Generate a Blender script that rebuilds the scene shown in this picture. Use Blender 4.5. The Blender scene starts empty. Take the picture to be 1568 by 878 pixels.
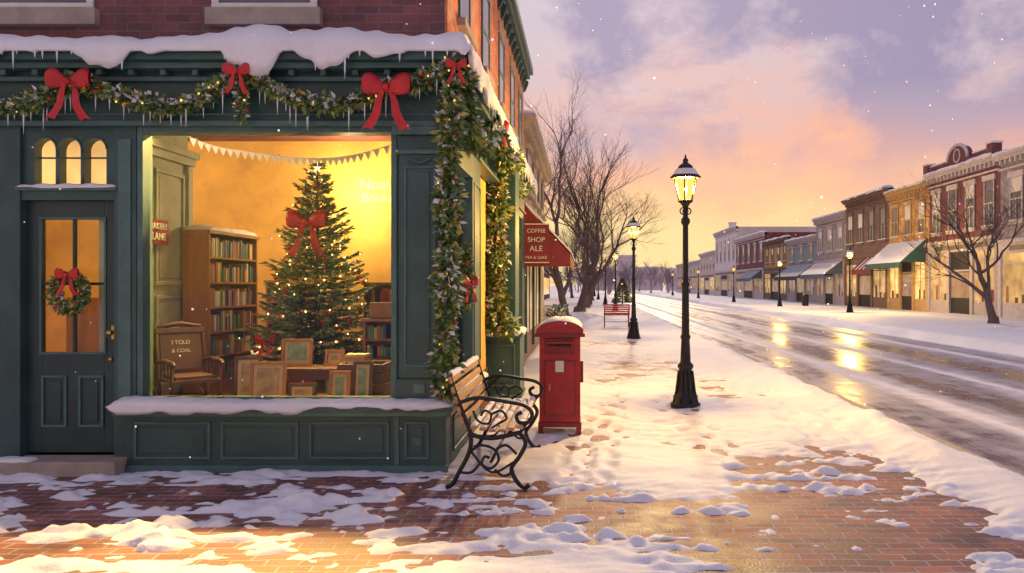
import bpy, math, random
import numpy as np
from mathutils import Vector, Matrix
random.seed(7)
scene = bpy.context.scene
COL = scene.collection

# ------------------------------------------------------------------ materials
def nt(name):
    m = bpy.data.materials.new(name); m.use_nodes = True
    return m, m.node_tree, m.node_tree.nodes['Principled BSDF']

def mat(name, col, rough=.6, var=.18, scale=6, bump=0.0, bscale=60, metal=0, emis=None, es=0, stretch=(1,1,1), spec=.5):
    m, t, b = nt(name); N, L = t.nodes, t.links
    tc = N.new('ShaderNodeTexCoord'); mp = N.new('ShaderNodeMapping')
    mp.inputs['Scale'].default_value = stretch
    L.new(tc.outputs['Object'], mp.inputs[0])
    no = N.new('ShaderNodeTexNoise'); no.inputs['Scale'].default_value = scale
    no.inputs['Detail'].default_value = 6; no.inputs['Roughness'].default_value = .6
    L.new(mp.outputs[0], no.inputs['Vector'])
    cr = N.new('ShaderNodeValToRGB')
    cr.color_ramp.elements[0].position = .3; cr.color_ramp.elements[1].position = .7
    cr.color_ramp.elements[0].color = (*[c*(1-var) for c in col], 1)
    cr.color_ramp.elements[1].color = (*[min(1, c*(1+var)) for c in col], 1)
    L.new(no.outputs[0], cr.inputs[0]); L.new(cr.outputs[0], b.inputs['Base Color'])
    b.inputs['Metallic'].default_value = metal
    b.inputs['Specular IOR Level'].default_value = spec
    mr = N.new('ShaderNodeMapRange'); mr.inputs[3].default_value = max(.02, rough-.12); mr.inputs[4].default_value = min(1, rough+.12)
    L.new(no.outputs[0], mr.inputs[0]); L.new(mr.outputs[0], b.inputs['Roughness'])
    if bump:
        n2 = N.new('ShaderNodeTexNoise'); n2.inputs['Scale'].default_value = bscale; n2.inputs['Detail'].default_value = 4
        L.new(mp.outputs[0], n2.inputs['Vector'])
        bp = N.new('ShaderNodeBump'); bp.inputs['Strength'].default_value = bump; bp.inputs['Distance'].default_value = .01
        L.new(n2.outputs[0], bp.inputs['Height']); L.new(bp.outputs[0], b.inputs['Normal'])
    if emis:
        b.inputs['Emission Color'].default_value = (*emis, 1); b.inputs['Emission Strength'].default_value = es
        m.cycles.emission_sampling = 'NONE'
    return m

def brick_mat(name, c1, c2, mortar, bw=.22, rh=.075, ms=.006, floor=False, rough=.8, bump=.5):
    m, t, b = nt(name); N, L = t.nodes, t.links
    g = N.new('ShaderNodeNewGeometry'); s = N.new('ShaderNodeSeparateXYZ'); c = N.new('ShaderNodeCombineXYZ')
    L.new(g.outputs['Position'], s.inputs[0])
    if floor:
        L.new(s.outputs[0], c.inputs[0]); L.new(s.outputs[1], c.inputs[1])
    else:
        a = N.new('ShaderNodeMath'); L.new(s.outputs[0], a.inputs[0]); L.new(s.outputs[1], a.inputs[1])
        L.new(a.outputs[0], c.inputs[0]); L.new(s.outputs[2], c.inputs[1])
    vec = c.outputs[0]
    if floor:
        nd = N.new('ShaderNodeTexNoise'); nd.inputs['Scale'].default_value = 2.5
        L.new(vec, nd.inputs['Vector'])
        ad = N.new('ShaderNodeVectorMath'); ad.operation = 'MULTIPLY_ADD'
        ad.inputs[1].default_value = (.07, .07, 0); L.new(nd.outputs['Color'], ad.inputs[0]); L.new(vec, ad.inputs[2]); vec = ad.outputs[0]
    br = N.new('ShaderNodeTexBrick'); br.inputs['Scale'].default_value = 1
    br.inputs['Brick Width'].default_value = bw; br.inputs['Row Height'].default_value = rh
    br.inputs['Mortar Size'].default_value = ms; br.inputs['Mortar Smooth'].default_value = .2
    br.inputs['Color1'].default_value = (*c1, 1); br.inputs['Color2'].default_value = (*c2, 1); br.inputs['Mortar'].default_value = (*mortar, 1)
    L.new(vec, br.inputs['Vector'])
    no = N.new('ShaderNodeTexNoise'); no.inputs['Scale'].default_value = 1.7; no.inputs['Detail'].default_value = 8; no.inputs['Roughness'].default_value = .7
    L.new(g.outputs['Position'], no.inputs['Vector'])
    lo, hi = (.40, 1.45) if floor else (.6, 1.4)
    mr = N.new('ShaderNodeMapRange'); mr.inputs[1].default_value = .34; mr.inputs[2].default_value = .66; mr.inputs[3].default_value = lo; mr.inputs[4].default_value = hi
    L.new(no.outputs[0], mr.inputs[0])
    mx = N.new('ShaderNodeVectorMath'); mx.operation = 'SCALE'
    L.new(br.outputs['Color'], mx.inputs[0]); L.new(mr.outputs[0], mx.inputs['Scale']); L.new(mx.outputs[0], b.inputs['Base Color'])
    r2 = N.new('ShaderNodeMapRange'); r2.inputs[1].default_value = .3; r2.inputs[2].default_value = .7; r2.inputs[3].default_value = rough-.25; r2.inputs[4].default_value = min(1, rough+.15)
    L.new(no.outputs[0], r2.inputs[0]); L.new(r2.outputs[0], b.inputs['Roughness'])
    if floor: b.inputs['Specular IOR Level'].default_value = .4
    inv = N.new('ShaderNodeMath'); inv.operation = 'SUBTRACT'; inv.inputs[0].default_value = 1; L.new(br.outputs['Fac'], inv.inputs[1])
    n3 = N.new('ShaderNodeTexNoise'); n3.inputs['Scale'].default_value = 50; L.new(g.outputs['Position'], n3.inputs['Vector'])
    a3 = N.new('ShaderNodeMath'); a3.operation = 'MULTIPLY_ADD'; a3.inputs[1].default_value = .5; L.new(n3.outputs[0], a3.inputs[0]); L.new(inv.outputs[0], a3.inputs[2])
    bp = N.new('ShaderNodeBump'); bp.inputs['Strength'].default_value = bump; bp.inputs['Distance'].default_value = .008
    L.new(a3.outputs[0], bp.inputs['Height']); L.new(bp.outputs[0], b.inputs['Normal'])
    return m

def glass_mat(name='window_glass', refl=.08):
    m = bpy.data.materials.new(name); m.use_nodes = True; t = m.node_tree; N, L = t.nodes, t.links
    N.clear(); o = N.new('ShaderNodeOutputMaterial'); mx = N.new('ShaderNodeMixShader')
    tr = N.new('ShaderNodeBsdfTransparent'); gl = N.new('ShaderNodeBsdfGlossy'); gl.inputs['Roughness'].default_value = .04
    fr = N.new('ShaderNodeFresnel'); fr.inputs[0].default_value = 1.3
    L.new(fr.outputs[0], mx.inputs[0]); L.new(tr.outputs[0], mx.inputs[1]); L.new(gl.outputs[0], mx.inputs[2]); L.new(mx.outputs[0], o.inputs[0])
    return m

def lamp_glass():
    m = bpy.data.materials.new('lantern_glass'); m.use_nodes = True; t = m.node_tree; N, L = t.nodes, t.links
    N.clear(); o = N.new('ShaderNodeOutputMaterial'); mx = N.new('ShaderNodeMixShader'); mx.inputs[0].default_value = .6
    tr = N.new('ShaderNodeBsdfTransparent'); e = N.new('ShaderNodeEmission'); e.inputs[0].default_value = (1, .50, .09, 1); e.inputs[1].default_value = 1.9
    L.new(tr.outputs[0], mx.inputs[1]); L.new(e.outputs[0], mx.inputs[2]); L.new(mx.outputs[0], o.inputs[0]); m.cycles.emission_sampling = 'NONE'; return m

def flake_mat():
    m = bpy.data.materials.new('snowflake'); m.use_nodes = True; t = m.node_tree; N, L = t.nodes, t.links
    N.clear(); o = N.new('ShaderNodeOutputMaterial'); mx = N.new('ShaderNodeAddShader')
    tr = N.new('ShaderNodeBsdfTranslucent'); d = N.new('ShaderNodeBsdfDiffuse'); tr.inputs[0].default_value = (.75, .75, .8, 1); d.inputs[0].default_value = (.75, .75, .8, 1)
    L.new(tr.outputs[0], mx.inputs[0]); L.new(d.outputs[0], mx.inputs[1]); L.new(mx.outputs[0], o.inputs[0]); return m
FLAKE = flake_mat()

GREEN = mat('shop_green_paint', (.030, .080, .084), .45, .30, 3, .15, 30)
GREEN2 = mat('shop_green_trim', (.060, .135, .14), .42, .22, 5, .1, 40)
DOORG = mat('door_green_paint', (.020, .046, .053), .4, .25, 3, .1, 30)
SNOW = mat('snow', (.78, .78, .85), .65, .06, 3, .4, 60, spec=.3)
ICE = mat('icicle_ice', (.80, .84, .92), .15, .05, 10)
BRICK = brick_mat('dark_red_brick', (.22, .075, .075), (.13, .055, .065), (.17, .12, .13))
BRICK_LIT = brick_mat('brick_sunlit_orange', (.80, .27, .09), (.58, .16, .07), (.42, .25, .16))  # side wall: orange glow of low sun put into the brick colour
STONE = mat('stone_sill', (.36, .30, .26), .8, .2, 6, .3)
PAVE = brick_mat('brick_paving', (.35, .125, .085), (.17, .068, .072), (.32, .27, .31), .2, .1, .008, True, .66, .9)
WOODD = mat('dark_wood', (.075, .038, .025), .5, .3, 4, .15, 40, stretch=(1, 1, .3))
WOODM = mat('oak_wood', (.30, .13, .05), .5, .25, 4, .1, 40, stretch=(3, 3, .4))
WOODB = mat('bench_wood', (.48, .26, .12), .55, .3, 5, .2, 50, stretch=(4, .4, 4))
IRON = mat('black_iron', (.018, .018, .022), .4, .2, 12, .2, 80, metal=.3)
RED = mat('red_ribbon', (.50, .016, .020), .4, .2, 10)
PBRED = mat('postbox_red_paint', (.38, .013, .022), .35, .35, 4, .15, 30)
PBRED2 = mat('postbox_dark_red', (.22, .010, .018), .4, .25, 6)
BLACK = mat('black_recess', (.01, .01, .012), .6)
PAPER = mat('paper_label', (.7, .68, .62), .7, .1)
BRASS = mat('brass', (.6, .36, .12), .3, .1, metal=.9)
NE1 = mat('needles_dark', (.05, .115, .035), .6, .3, 10)
NE2 = mat('needles_mid', (.15, .24, .06), .6, .3, 10)
NE3 = mat('needles_yellow', (.50, .43, .10), .6, .3, 10)
NEB = mat('needles_bluish', (.18, .28, .17), .6, .3, 10)
BERRY = mat('red_berry', (.5, .015, .02), .3)
GOLD = mat('fairy_light_gold', (.9, .6, .15), .3, emis=(1, .62, .15), es=1.3)
GOLDT = mat('tree_fairy_light', (.9, .6, .15), .3, emis=(1, .70, .25), es=4)
GLASS = glass_mat()
LGLASS = lamp_glass()
INWALL = mat('shop_interior_ochre_wall', (.80, .42, .10), .8, .34, 1.1, .1)
INWALL2 = mat('interior_pale_panel', (.34, .35, .27), .7, .2, 5)
INFLOOR = mat('interior_floor_boards', (.22, .11, .05), .5, .25, 3)
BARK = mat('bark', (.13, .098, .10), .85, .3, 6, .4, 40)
BARKF = mat('bark_haze_tint', (.40, .33, .36), .9, .2, 3)  # far trees: distance haze painted in as a pale bark colour
TAN = brick_mat('tan_brick', (.36, .24, .18), (.28, .19, .15), (.24, .2, .18))
DRED = mat('awning_dark_red', (.20, .018, .03), .7, .25, 5)
WHITE = mat('white_paint', (.72, .70, .66), .6, .12, 4)
def litwin(name, es, c=(1, .60, .22)):
    m, t, b = nt(name); N, L = t.nodes, t.links
    tc = N.new('ShaderNodeTexCoord'); no = N.new('ShaderNodeTexNoise'); no.inputs['Scale'].default_value = 1.3; no.inputs['Detail'].default_value = 5
    L.new(tc.outputs['Object'], no.inputs['Vector']); mr = N.new('ShaderNodeMapRange')
    mr.inputs[1].default_value = .3; mr.inputs[2].default_value = .7; mr.inputs[3].default_value = es*.35; mr.inputs[4].default_value = es*1.25
    L.new(no.outputs[0], mr.inputs[0]); L.new(mr.outputs[0], b.inputs['Emission Strength'])
    b.inputs['Emission Color'].default_value = (*c, 1); b.inputs['Base Color'].default_value = (.2, .12, .06, 1); b.inputs['Roughness'].default_value = .15
    m.cycles.emission_sampling = 'NONE'
    return m
LIT = litwin('lit_window', 1.35, (1, .55, .17))
LITDIM = litwin('lit_window_dim', .62)
LITFAINT = litwin('lit_window_faint', .22, (1, .66, .4))
DARKGL = mat('dark_window_glass', (.13, .13, .17), .12, .3, 1)

# ------------------------------------------------------------------ mesh builder
class MB:
    def __init__(s): s.v = []; s.f = []; s.m = []; s.sm = []; s.mats = []
    def mi(s, m):
        if m not in s.mats: s.mats.append(m)
        return s.mats.index(m)
    def add(s, vs, fs, m, smooth=False, M=None):
        o = len(s.v); k = s.mi(m)
        if M is not None: vs = [M @ Vector(p) for p in vs]
        s.v.extend([tuple(p) for p in vs])
        for f in fs: s.f.append([i+o for i in f]); s.m.append(k); s.sm.append(smooth)
    def box(s, x0, x1, y0, y1, z0, z1, m, M=None):
        vs = [(x0,y0,z0),(x1,y0,z0),(x1,y1,z0),(x0,y1,z0),(x0,y0,z1),(x1,y0,z1),(x1,y1,z1),(x0,y1,z1)]
        s.add(vs, [(0,3,2,1),(4,5,6,7),(0,1,5,4),(1,2,6,5),(2,3,7,6),(3,0,4,7)], m, False, M)
    def tube(s, pts, rad, m, n=8, smooth=True, M=None, sy=1.0):
        pts = [Vector(p) for p in pts]
        if not hasattr(rad, '__len__'): rad = [rad]*len(pts)
        vs = []; fs = []
        prev = None
        for i, p in enumerate(pts):
            d = (pts[min(i+1, len(pts)-1)]-pts[max(i-1, 0)])
            if d.length < 1e-9: d = Vector((0, 0, 1))
            d.normalize()
            if prev is None:
                a = d.cross(Vector((0, 1, 0)) if abs(d.y) < .9 else Vector((1, 0, 0))); a.normalize()
            else:
                a = prev - d*prev.dot(d)
                if a.length < 1e-6: a = d.cross(Vector((0, 1, 0)))
                a.normalize()
            prev = a; b = d.cross(a)
            for k in range(n):
                an = 2*math.pi*k/n
                vs.append(p + (a*math.cos(an) + b*math.sin(an)*sy)*rad[i])
        for i in range(len(pts)-1):
            for k in range(n):
                fs.append((i*n+k, i*n+(k+1) % n, (i+1)*n+(k+1) % n, (i+1)*n+k))
        fs.append(tuple(range(n-1, -1, -1))); fs.append(tuple((len(pts)-1)*n+k for k in range(n)))
        s.add(vs, fs, m, smooth, M)
    def lathe(s, prof, c, m, n=16, smooth=True, M=None, rot=0):
        vs = []; fs = []
        for r, z in prof:
            for k in range(n):
                a = 2*math.pi*k/n+rot; vs.append((c[0]+r*math.cos(a), c[1]+r*math.sin(a), c[2]+z))
        for i in range(len(prof)-1):
            for k in range(n): fs.append((i*n+k, i*n+(k+1) % n, (i+1)*n+(k+1) % n, (i+1)*n+k))
        s.add(vs, fs, m, smooth, M)
    def ball(s, c, r, m, n=6, M=None, sq=1):
        k = max(3, n//2+1)
        s.lathe([(max(1e-4, r*math.sin(math.pi*i/k)), -r*sq*math.cos(math.pi*i/k)) for i in range(k+1)], c, m, n, True, M)
    def leaf(s, p, d, l, w, m):
        d = Vector(d); d.normalize(); p = Vector(p)
        a = d.cross(Vector((random.uniform(-1, 1), random.uniform(-1, 1), random.uniform(-1, 1))))
        if a.length < 1e-3: a = Vector((1, 0, 0))
        a.normalize()
        s.add([p, p+d*l*.45+a*w, p+d*l, p+d*l*.45-a*w], [(0, 1, 2, 3)], m)
    def prism(s, poly, axis, a0, a1, m, M=None):
        n = len(poly)
        def P(q, a): return (a, q[0], q[1]) if axis == 'x' else ((q[0], a, q[1]) if axis == 'y' else (q[0], q[1], a))
        vs = [P(q, a0) for q in poly]+[P(q, a1) for q in poly]
        fs = [tuple(range(n)), tuple(range(2*n-1, n-1, -1))]+[(i, (i+1) % n, n+(i+1) % n, n+i) for i in range(n)]
        s.add(vs, fs, m, False, M)
    def build(s, name, parent=None, bevel=0, loc=None):
        me = bpy.data.meshes.new(name); me.from_pydata(s.v, [], s.f)
        for m in s.mats: me.materials.append(m)
        me.polygons.foreach_set('material_index', s.m); me.polygons.foreach_set('use_smooth', s.sm)
        me.update(); ob = bpy.data.objects.new(name, me); COL.objects.link(ob)
        if parent: ob.parent = parent
        if loc: ob.location = loc
        if bevel:
            b = ob.modifiers.new('bevel', 'BEVEL'); b.width = bevel; b.segments = 2; b.limit_method = 'ANGLE'; b.angle_limit = math.radians(50)
        return ob

def empty(name, loc=(0, 0, 0)):
    e = bpy.data.objects.new(name, None); e.location = loc; e.empty_display_size = .2; COL.objects.link(e); return e

def text(body, loc, size, m, parent, rotz=0, name='lettering'):
    c = bpy.data.curves.new(name, 'FONT'); c.body = body; c.size = size; c.align_x = 'CENTER'; c.align_y = 'CENTER'; c.extrude = .004
    c.materials.append(m); o = bpy.data.objects.new(name, c); COL.objects.link(o)
    o.location = loc; o.rotation_euler = (math.pi/2, 0, rotz); o.parent = parent; return o

# ------------------------------------------------------------------ noise (numpy)
def _h(ix, iy, s):
    n = (ix.astype(np.int64)*374761393 + iy.astype(np.int64)*668265263 + s*974711) & 0x7fffffff
    n = ((n ^ (n >> 13))*1274126177) & 0x7fffffff
    n = n ^ (n >> 16)
    return (n & 0xffff)/65535.0
def vn(x, y, s=0):
    x = np.asarray(x, float); y = np.asarray(y, float)
    ix = np.floor(x); iy = np.floor(y); fx = x-ix; fy = y-iy
    fx = fx*fx*(3-2*fx); fy = fy*fy*(3-2*fy)
    a = _h(ix, iy, s); b = _h(ix+1, iy, s); c = _h(ix, iy+1, s); d = _h(ix+1, iy+1, s)
    return (a+(b-a)*fx)*(1-fy)+(c+(d-c)*fx)*fy
def fbm(x, y, s=0, o=4):
    t = 0; a = .5; n = 0
    for i in range(o):
        t = t+a*vn(x*(2**i)+17.3*i, y*(2**i)-9.1*i, s+i); n += a; a *= .5
    return t/n-.5

def heightgrid(name, xs, ys, hf, m):
    X, Y = np.meshgrid(xs, ys); Z = hf(X, Y); nx, ny = len(xs), len(ys)
    co = np.stack([X, Y, Z], -1).reshape(-1, 3)
    i = np.arange(nx*ny).reshape(ny, nx)
    q = np.stack([i[:-1, :-1], i[:-1, 1:], i[1:, 1:], i[1:, :-1]], -1).reshape(-1, 4)
    me = bpy.data.meshes.new(name); me.from_pydata(co.tolist(), [], q.tolist())
    me.polygons.foreach_set('use_smooth', [True]*len(q)); me.materials.append(m); me.update()
    o = bpy.data.objects.new(name, me); COL.objects.link(o); return o

# ------------------------------------------------------------------ ground
def sheet(name, x0, x1, y0, y1, z, m):
    b = MB(); b.add([(x0,y0,z),(x1,y0,z),(x1,y1,z),(x0,y1,z)], [(0,1,2,3)], m); return b.build(name)
sheet('ground', -1500, 1500, -300, 2500, -.3, SNOW)
b = MB(); b.box(-9, 3.58, -6, 60, -.28, 0, PAVE); b.box(3.581, 3.72, -6, 200, -.28, -.005, STONE); b.build('brick_sidewalk')

rs = np.random.RandomState(3)
feet = []
for k in range(9):      # walking trails made of alternating left/right prints
    x_, y_ = rs.uniform(-.5, 2.9), rs.uniform(3.5, 6); a_ = rs.uniform(-.14, .14)
    for j in range(16):
        y_ += .36; x_ += math.sin(a_)*.36; feet.append((x_+(.09 if j % 2 else -.09)+rs.uniform(-.03, .03), y_+rs.uniform(-.04, .04), a_+rs.uniform(-.15, .15)))
def gauss(X, Y, cx, cy, rx, ry, p=2):
    return np.exp(-(np.abs((X-cx)/rx)**p+np.abs((Y-cy)/ry)**p))
def snow_h(X, Y):
    h = .044+.06*fbm(X*.9, Y*.9, 1, 3)+.05*fbm(X*2.6, Y*3.5, 5, 3)
    E = .92*gauss(X, Y, -3.0, 5.5, 2.7, 1.2, 4)+.95*gauss(X, Y, -.7, 5.75, 1.1, .5, 4)
    E = E+1.18*gauss(X, Y, 2.05, 5.75, .80, 1.6, 3)+.85*gauss(X, Y, 1.3, 4.8, .9, .9, 3)
    E = E+.82*gauss(X, Y, .3, 5.3, .7, .5)+.95*gauss(X, Y, 1.0, 16.5, .9, 2.6)+.8*gauss(X, Y, .9, 21.5, 1.1, 1.2)
    E = E+.62*gauss(X, Y, 2.0, 12.3, .6, 1.6)+.35*gauss(X, Y, .9, 8.6, .7, 1.0)+.6*gauss(X, Y, .5, 13.2, .6, 1.0)
    E = np.minimum(E, 1.12)
    fine = fbm(X*2.6, Y*6.5, 21, 2)+.55*fbm(X*9, Y*15, 25, 2)
    # thin snow lies brick by brick: each paver keeps or loses its cover
    rowi = np.floor(Y/.1); bx = _h(np.floor(X/.2+.5*(rowi % 2)), rowi, 77)-.5
    h = h-.072*E+.18*fine*np.clip(E, .06, 1)+.034*bx*np.clip(E, 0, 1)
    for fx, fy, a in feet:
        dx = X-fx; dy = Y-fy
        h = h-.034*np.exp(-(((dx*math.cos(a)+dy*math.sin(a))/.055)**2)**1.5-(((-dx*math.sin(a)+dy*math.cos(a))/.135)**2)**1.5)
    bank = np.exp(-((X-3.3)/.28)**2)*(.06+.13*fbm(X*2, Y*1.1, 31, 3))
    h = h+bank
    drop = np.clip((X-3.45-.3*fbm(X*.1, Y*1.3, 41, 3))/.4, 0, 1); h = h*(1-drop)+(-.16)*drop
    inside = (X < -1.25) & (Y > 6.85)
    return np.where(inside, -.06, h)
heightgrid('sidewalk_snow', np.arange(-7, 4.05, .025), np.arange(3.6, 14.01, .025), snow_h, SNOW)
heightgrid('sidewalk_snow', np.arange(-7, 4.05, .10), np.arange(14, 60.1, .12), snow_h, SNOW)
heightgrid('sidewalk_snow', np.arange(-40, 4.2, .4), np.arange(60, 300, 1.0), lambda X, Y: np.where(X > 3.7, -.16, .05), SNOW)
heightgrid('sidewalk_snow', np.arange(-9, 4.05, .2), np.arange(-6, 3.61, .2), lambda X, Y: np.where(X > 3.7, -.16, .03), SNOW)
def fs(X, Y):
    e = np.clip((X-10.3-.9*fbm(X*.1, Y*.35, 51, 3))/.5, 0, 1)
    h = .03+.10*fbm(X*.5, Y*.3, 52, 4)+.12*np.exp(-((X-11.1)/.5)**2)
    return h*e-.2*(1-e)
heightgrid('far_sidewalk_snow', np.arange(9.8, 20.9, .15), np.arange(-5, 240, .5), fs, SNOW)

# wet road
m, t, bs = nt('wet_asphalt'); N, L = t.nodes, t.links
g = N.new('ShaderNodeNewGeometry'); mp = N.new('ShaderNodeMapping'); mp.inputs['Scale'].default_value = (1.9, .12, 1)
L.new(g.outputs['Position'], mp.inputs[0])
n1 = N.new('ShaderNodeTexNoise'); n1.inputs['Scale'].default_value = 1; n1.inputs['Detail'].default_value = 8; n1.inputs['Roughness'].default_value = .7; L.new(mp.outputs[0], n1.inputs['Vector'])
n2 = N.new('ShaderNodeTexNoise'); n2.inputs['Scale'].default_value = 3; n2.inputs['Detail'].default_value = 6; L.new(g.outputs['Position'], n2.inputs['Vector'])
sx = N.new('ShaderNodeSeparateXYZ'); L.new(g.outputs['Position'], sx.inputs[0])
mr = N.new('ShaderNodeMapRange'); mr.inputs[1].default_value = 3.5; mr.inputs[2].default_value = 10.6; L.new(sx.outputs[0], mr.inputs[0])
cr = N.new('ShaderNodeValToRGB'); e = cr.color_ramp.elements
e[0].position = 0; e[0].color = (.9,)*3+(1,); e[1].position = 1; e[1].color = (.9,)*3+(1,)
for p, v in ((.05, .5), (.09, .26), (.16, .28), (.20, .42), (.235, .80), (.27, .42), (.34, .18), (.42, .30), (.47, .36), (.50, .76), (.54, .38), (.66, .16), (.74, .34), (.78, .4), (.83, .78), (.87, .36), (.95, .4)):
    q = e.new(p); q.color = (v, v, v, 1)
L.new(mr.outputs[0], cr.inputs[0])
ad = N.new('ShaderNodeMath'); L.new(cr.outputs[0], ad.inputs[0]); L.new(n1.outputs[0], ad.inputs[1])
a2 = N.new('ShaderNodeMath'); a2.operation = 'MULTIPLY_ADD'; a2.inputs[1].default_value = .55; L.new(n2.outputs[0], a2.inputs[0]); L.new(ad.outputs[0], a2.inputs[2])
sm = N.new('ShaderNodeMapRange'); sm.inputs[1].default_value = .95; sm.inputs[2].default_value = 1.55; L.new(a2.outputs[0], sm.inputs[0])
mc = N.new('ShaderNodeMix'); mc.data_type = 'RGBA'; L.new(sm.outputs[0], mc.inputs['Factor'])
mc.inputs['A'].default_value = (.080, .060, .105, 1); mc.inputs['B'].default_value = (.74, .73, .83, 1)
L.new(mc.outputs['Result'], bs.inputs['Base Color'])
rr = N.new('ShaderNodeMapRange'); rr.inputs[3].default_value = .20; rr.inputs[4].default_value = .8; L.new(sm.outputs[0], rr.inputs[0]); L.new(rr.outputs[0], bs.inputs['Roughness'])
bp = N.new('ShaderNodeBump'); bp.inputs['Strength'].default_value = .3; bp.inputs['Distance'].default_value = .02; L.new(a2.outputs[0], bp.inputs['Height']); L.new(bp.outputs[0], bs.inputs['Normal'])
sheet('road', 3.4, 10.9, -6, 600, -.12, m)

# ------------------------------------------------------------------ foliage helpers
def resample(pts, step):
    pts = [Vector(p) for p in pts]; out = [pts[0].copy()]
    for a, b_ in zip(pts[:-1], pts[1:]):
        L_ = (b_-a).length; n = max(1, int(L_/step))
        for i in range(1, n+1): out.append(a.lerp(b_, i/n))
    return out
def smoothpath(pts, k=6):
    P = [Vector(p) for p in pts]; P = [P[0]]+P+[P[-1]]; out = []
    for i in range(1, len(P)-2):
        p0, p1, p2, p3 = P[i-1:i+3]
        for j in range(k):
            t = j/k; out.append(.5*((2*p1)+(-p0+p2)*t+(2*p0-5*p1+4*p2-p3)*t*t+(-p0+3*p1-3*p2+p3)*t**3))
    out.append(P[-2]); return out
def garland(mb, pts, r, dens=900, leaf=.07, snow=.22, lights=6, berries=9, mats=None):
    pp = resample(smoothpath(pts), .02); L_ = sum((a-b_).length for a, b_ in zip(pp[:-1], pp[1:]))
    mats = mats or [NE1, NE1, NE2, NE2, NE2, NEB, NE3]
    for i in range(int(L_*dens)):
        p = random.choice(pp); a = random.gauss(0, 1), random.gauss(0, 1), random.gauss(0, 1)
        d = Vector(a); d.normalize(); rr_ = r*random.uniform(.1, .8)*(1+.4*math.sin(p.x*13+p.z*9+p.y*7))
        q = p+d*rr_
        mt = random.choice(mats)
        if random.random() < snow and d.z > -.3: mt = SNOW
        dd = d+Vector((random.uniform(-.5, .5), random.uniform(-.5, .5), random.uniform(-.8, .2)))
        mb.leaf(q, dd, leaf*random.uniform(.6, 1.2), leaf*random.uniform(.18, .34), mt)
    for i in range(int(L_*lights)):
        p = random.choice(pp); d = Vector((random.gauss(0, 1), random.gauss(0, 1)-.5, random.gauss(0, 1))); d.normalize(); mb.ball(p+d*r*.95, .010, GOLD, 5)
    for i in range(int(L_*berries)):
        p = random.choice(pp); d = Vector((random.gauss(0, 1), random.gauss(0, 1)-.5, random.gauss(0, 1))); d.normalize(); mb.ball(p+d*r*.95, .014, BERRY, 6)
    for a, b_ in zip(pp[::5][:-1], pp[::5][1:]): mb.tube([a, b_], r*.25, NE1, 4)

def bow(mb, c, s, M=None, tails=True, m=RED):
    T = Matrix.Translation(Vector(c)); T = T @ M if M is not None else T
    for sg in (-1, 1):
        n = 16; rings = 12; vs = []; fs_ = []
        for i in range(rings+1):
            t = i/rings; x = sg*s*.5*t; z = s*(.10*t+.02*math.sin(t*3)); rz = s*(.05+.165*math.sin(math.pi*min(1, t*.78)**1.2))*(1 if t < .97 else .75)
            for k in range(n):
                a = 2*math.pi*k/n; pl = 1+.13*math.cos(4*a+t*2)
                vs.append((x, -.03*s+math.cos(a)*rz*.42*pl, z+math.sin(a)*rz*pl*(1.15 if math.sin(a) > 0 else .95)))
        for i in range(rings):
            for k in range(n): fs_.append((i*n+k, i*n+(k+1) % n, (i+1)*n+(k+1) % n, (i+1)*n+k))
        mb.add(vs, fs_, m, True, T)
        if tails:
            vs = []; fs_ = []; K = 9
            for i in range(K+1):
                t = i/K; x = sg*s*(.04+.34*t+.03*math.sin(t*7)); z = -s*.85*t; w = s*(.05+.07*t); y = -.03*s+.04*s*math.sin(t*6+sg)
                vs += [(x-w, y, z-(0.04*s if i == K else 0)), (x, y-.02*s, z+(s*.05 if i == K else 0)), (x+w, y, z)]
            for i in range(K):
                for k in (0, 1): fs_.append((i*3+k, i*3+k+1, (i+1)*3+k+1, (i+1)*3+k))
            mb.add(vs, fs_, m, True, T)
    mb.ball((0, -.07*s, .03*s), .085*s, m, 8, T)

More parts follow.
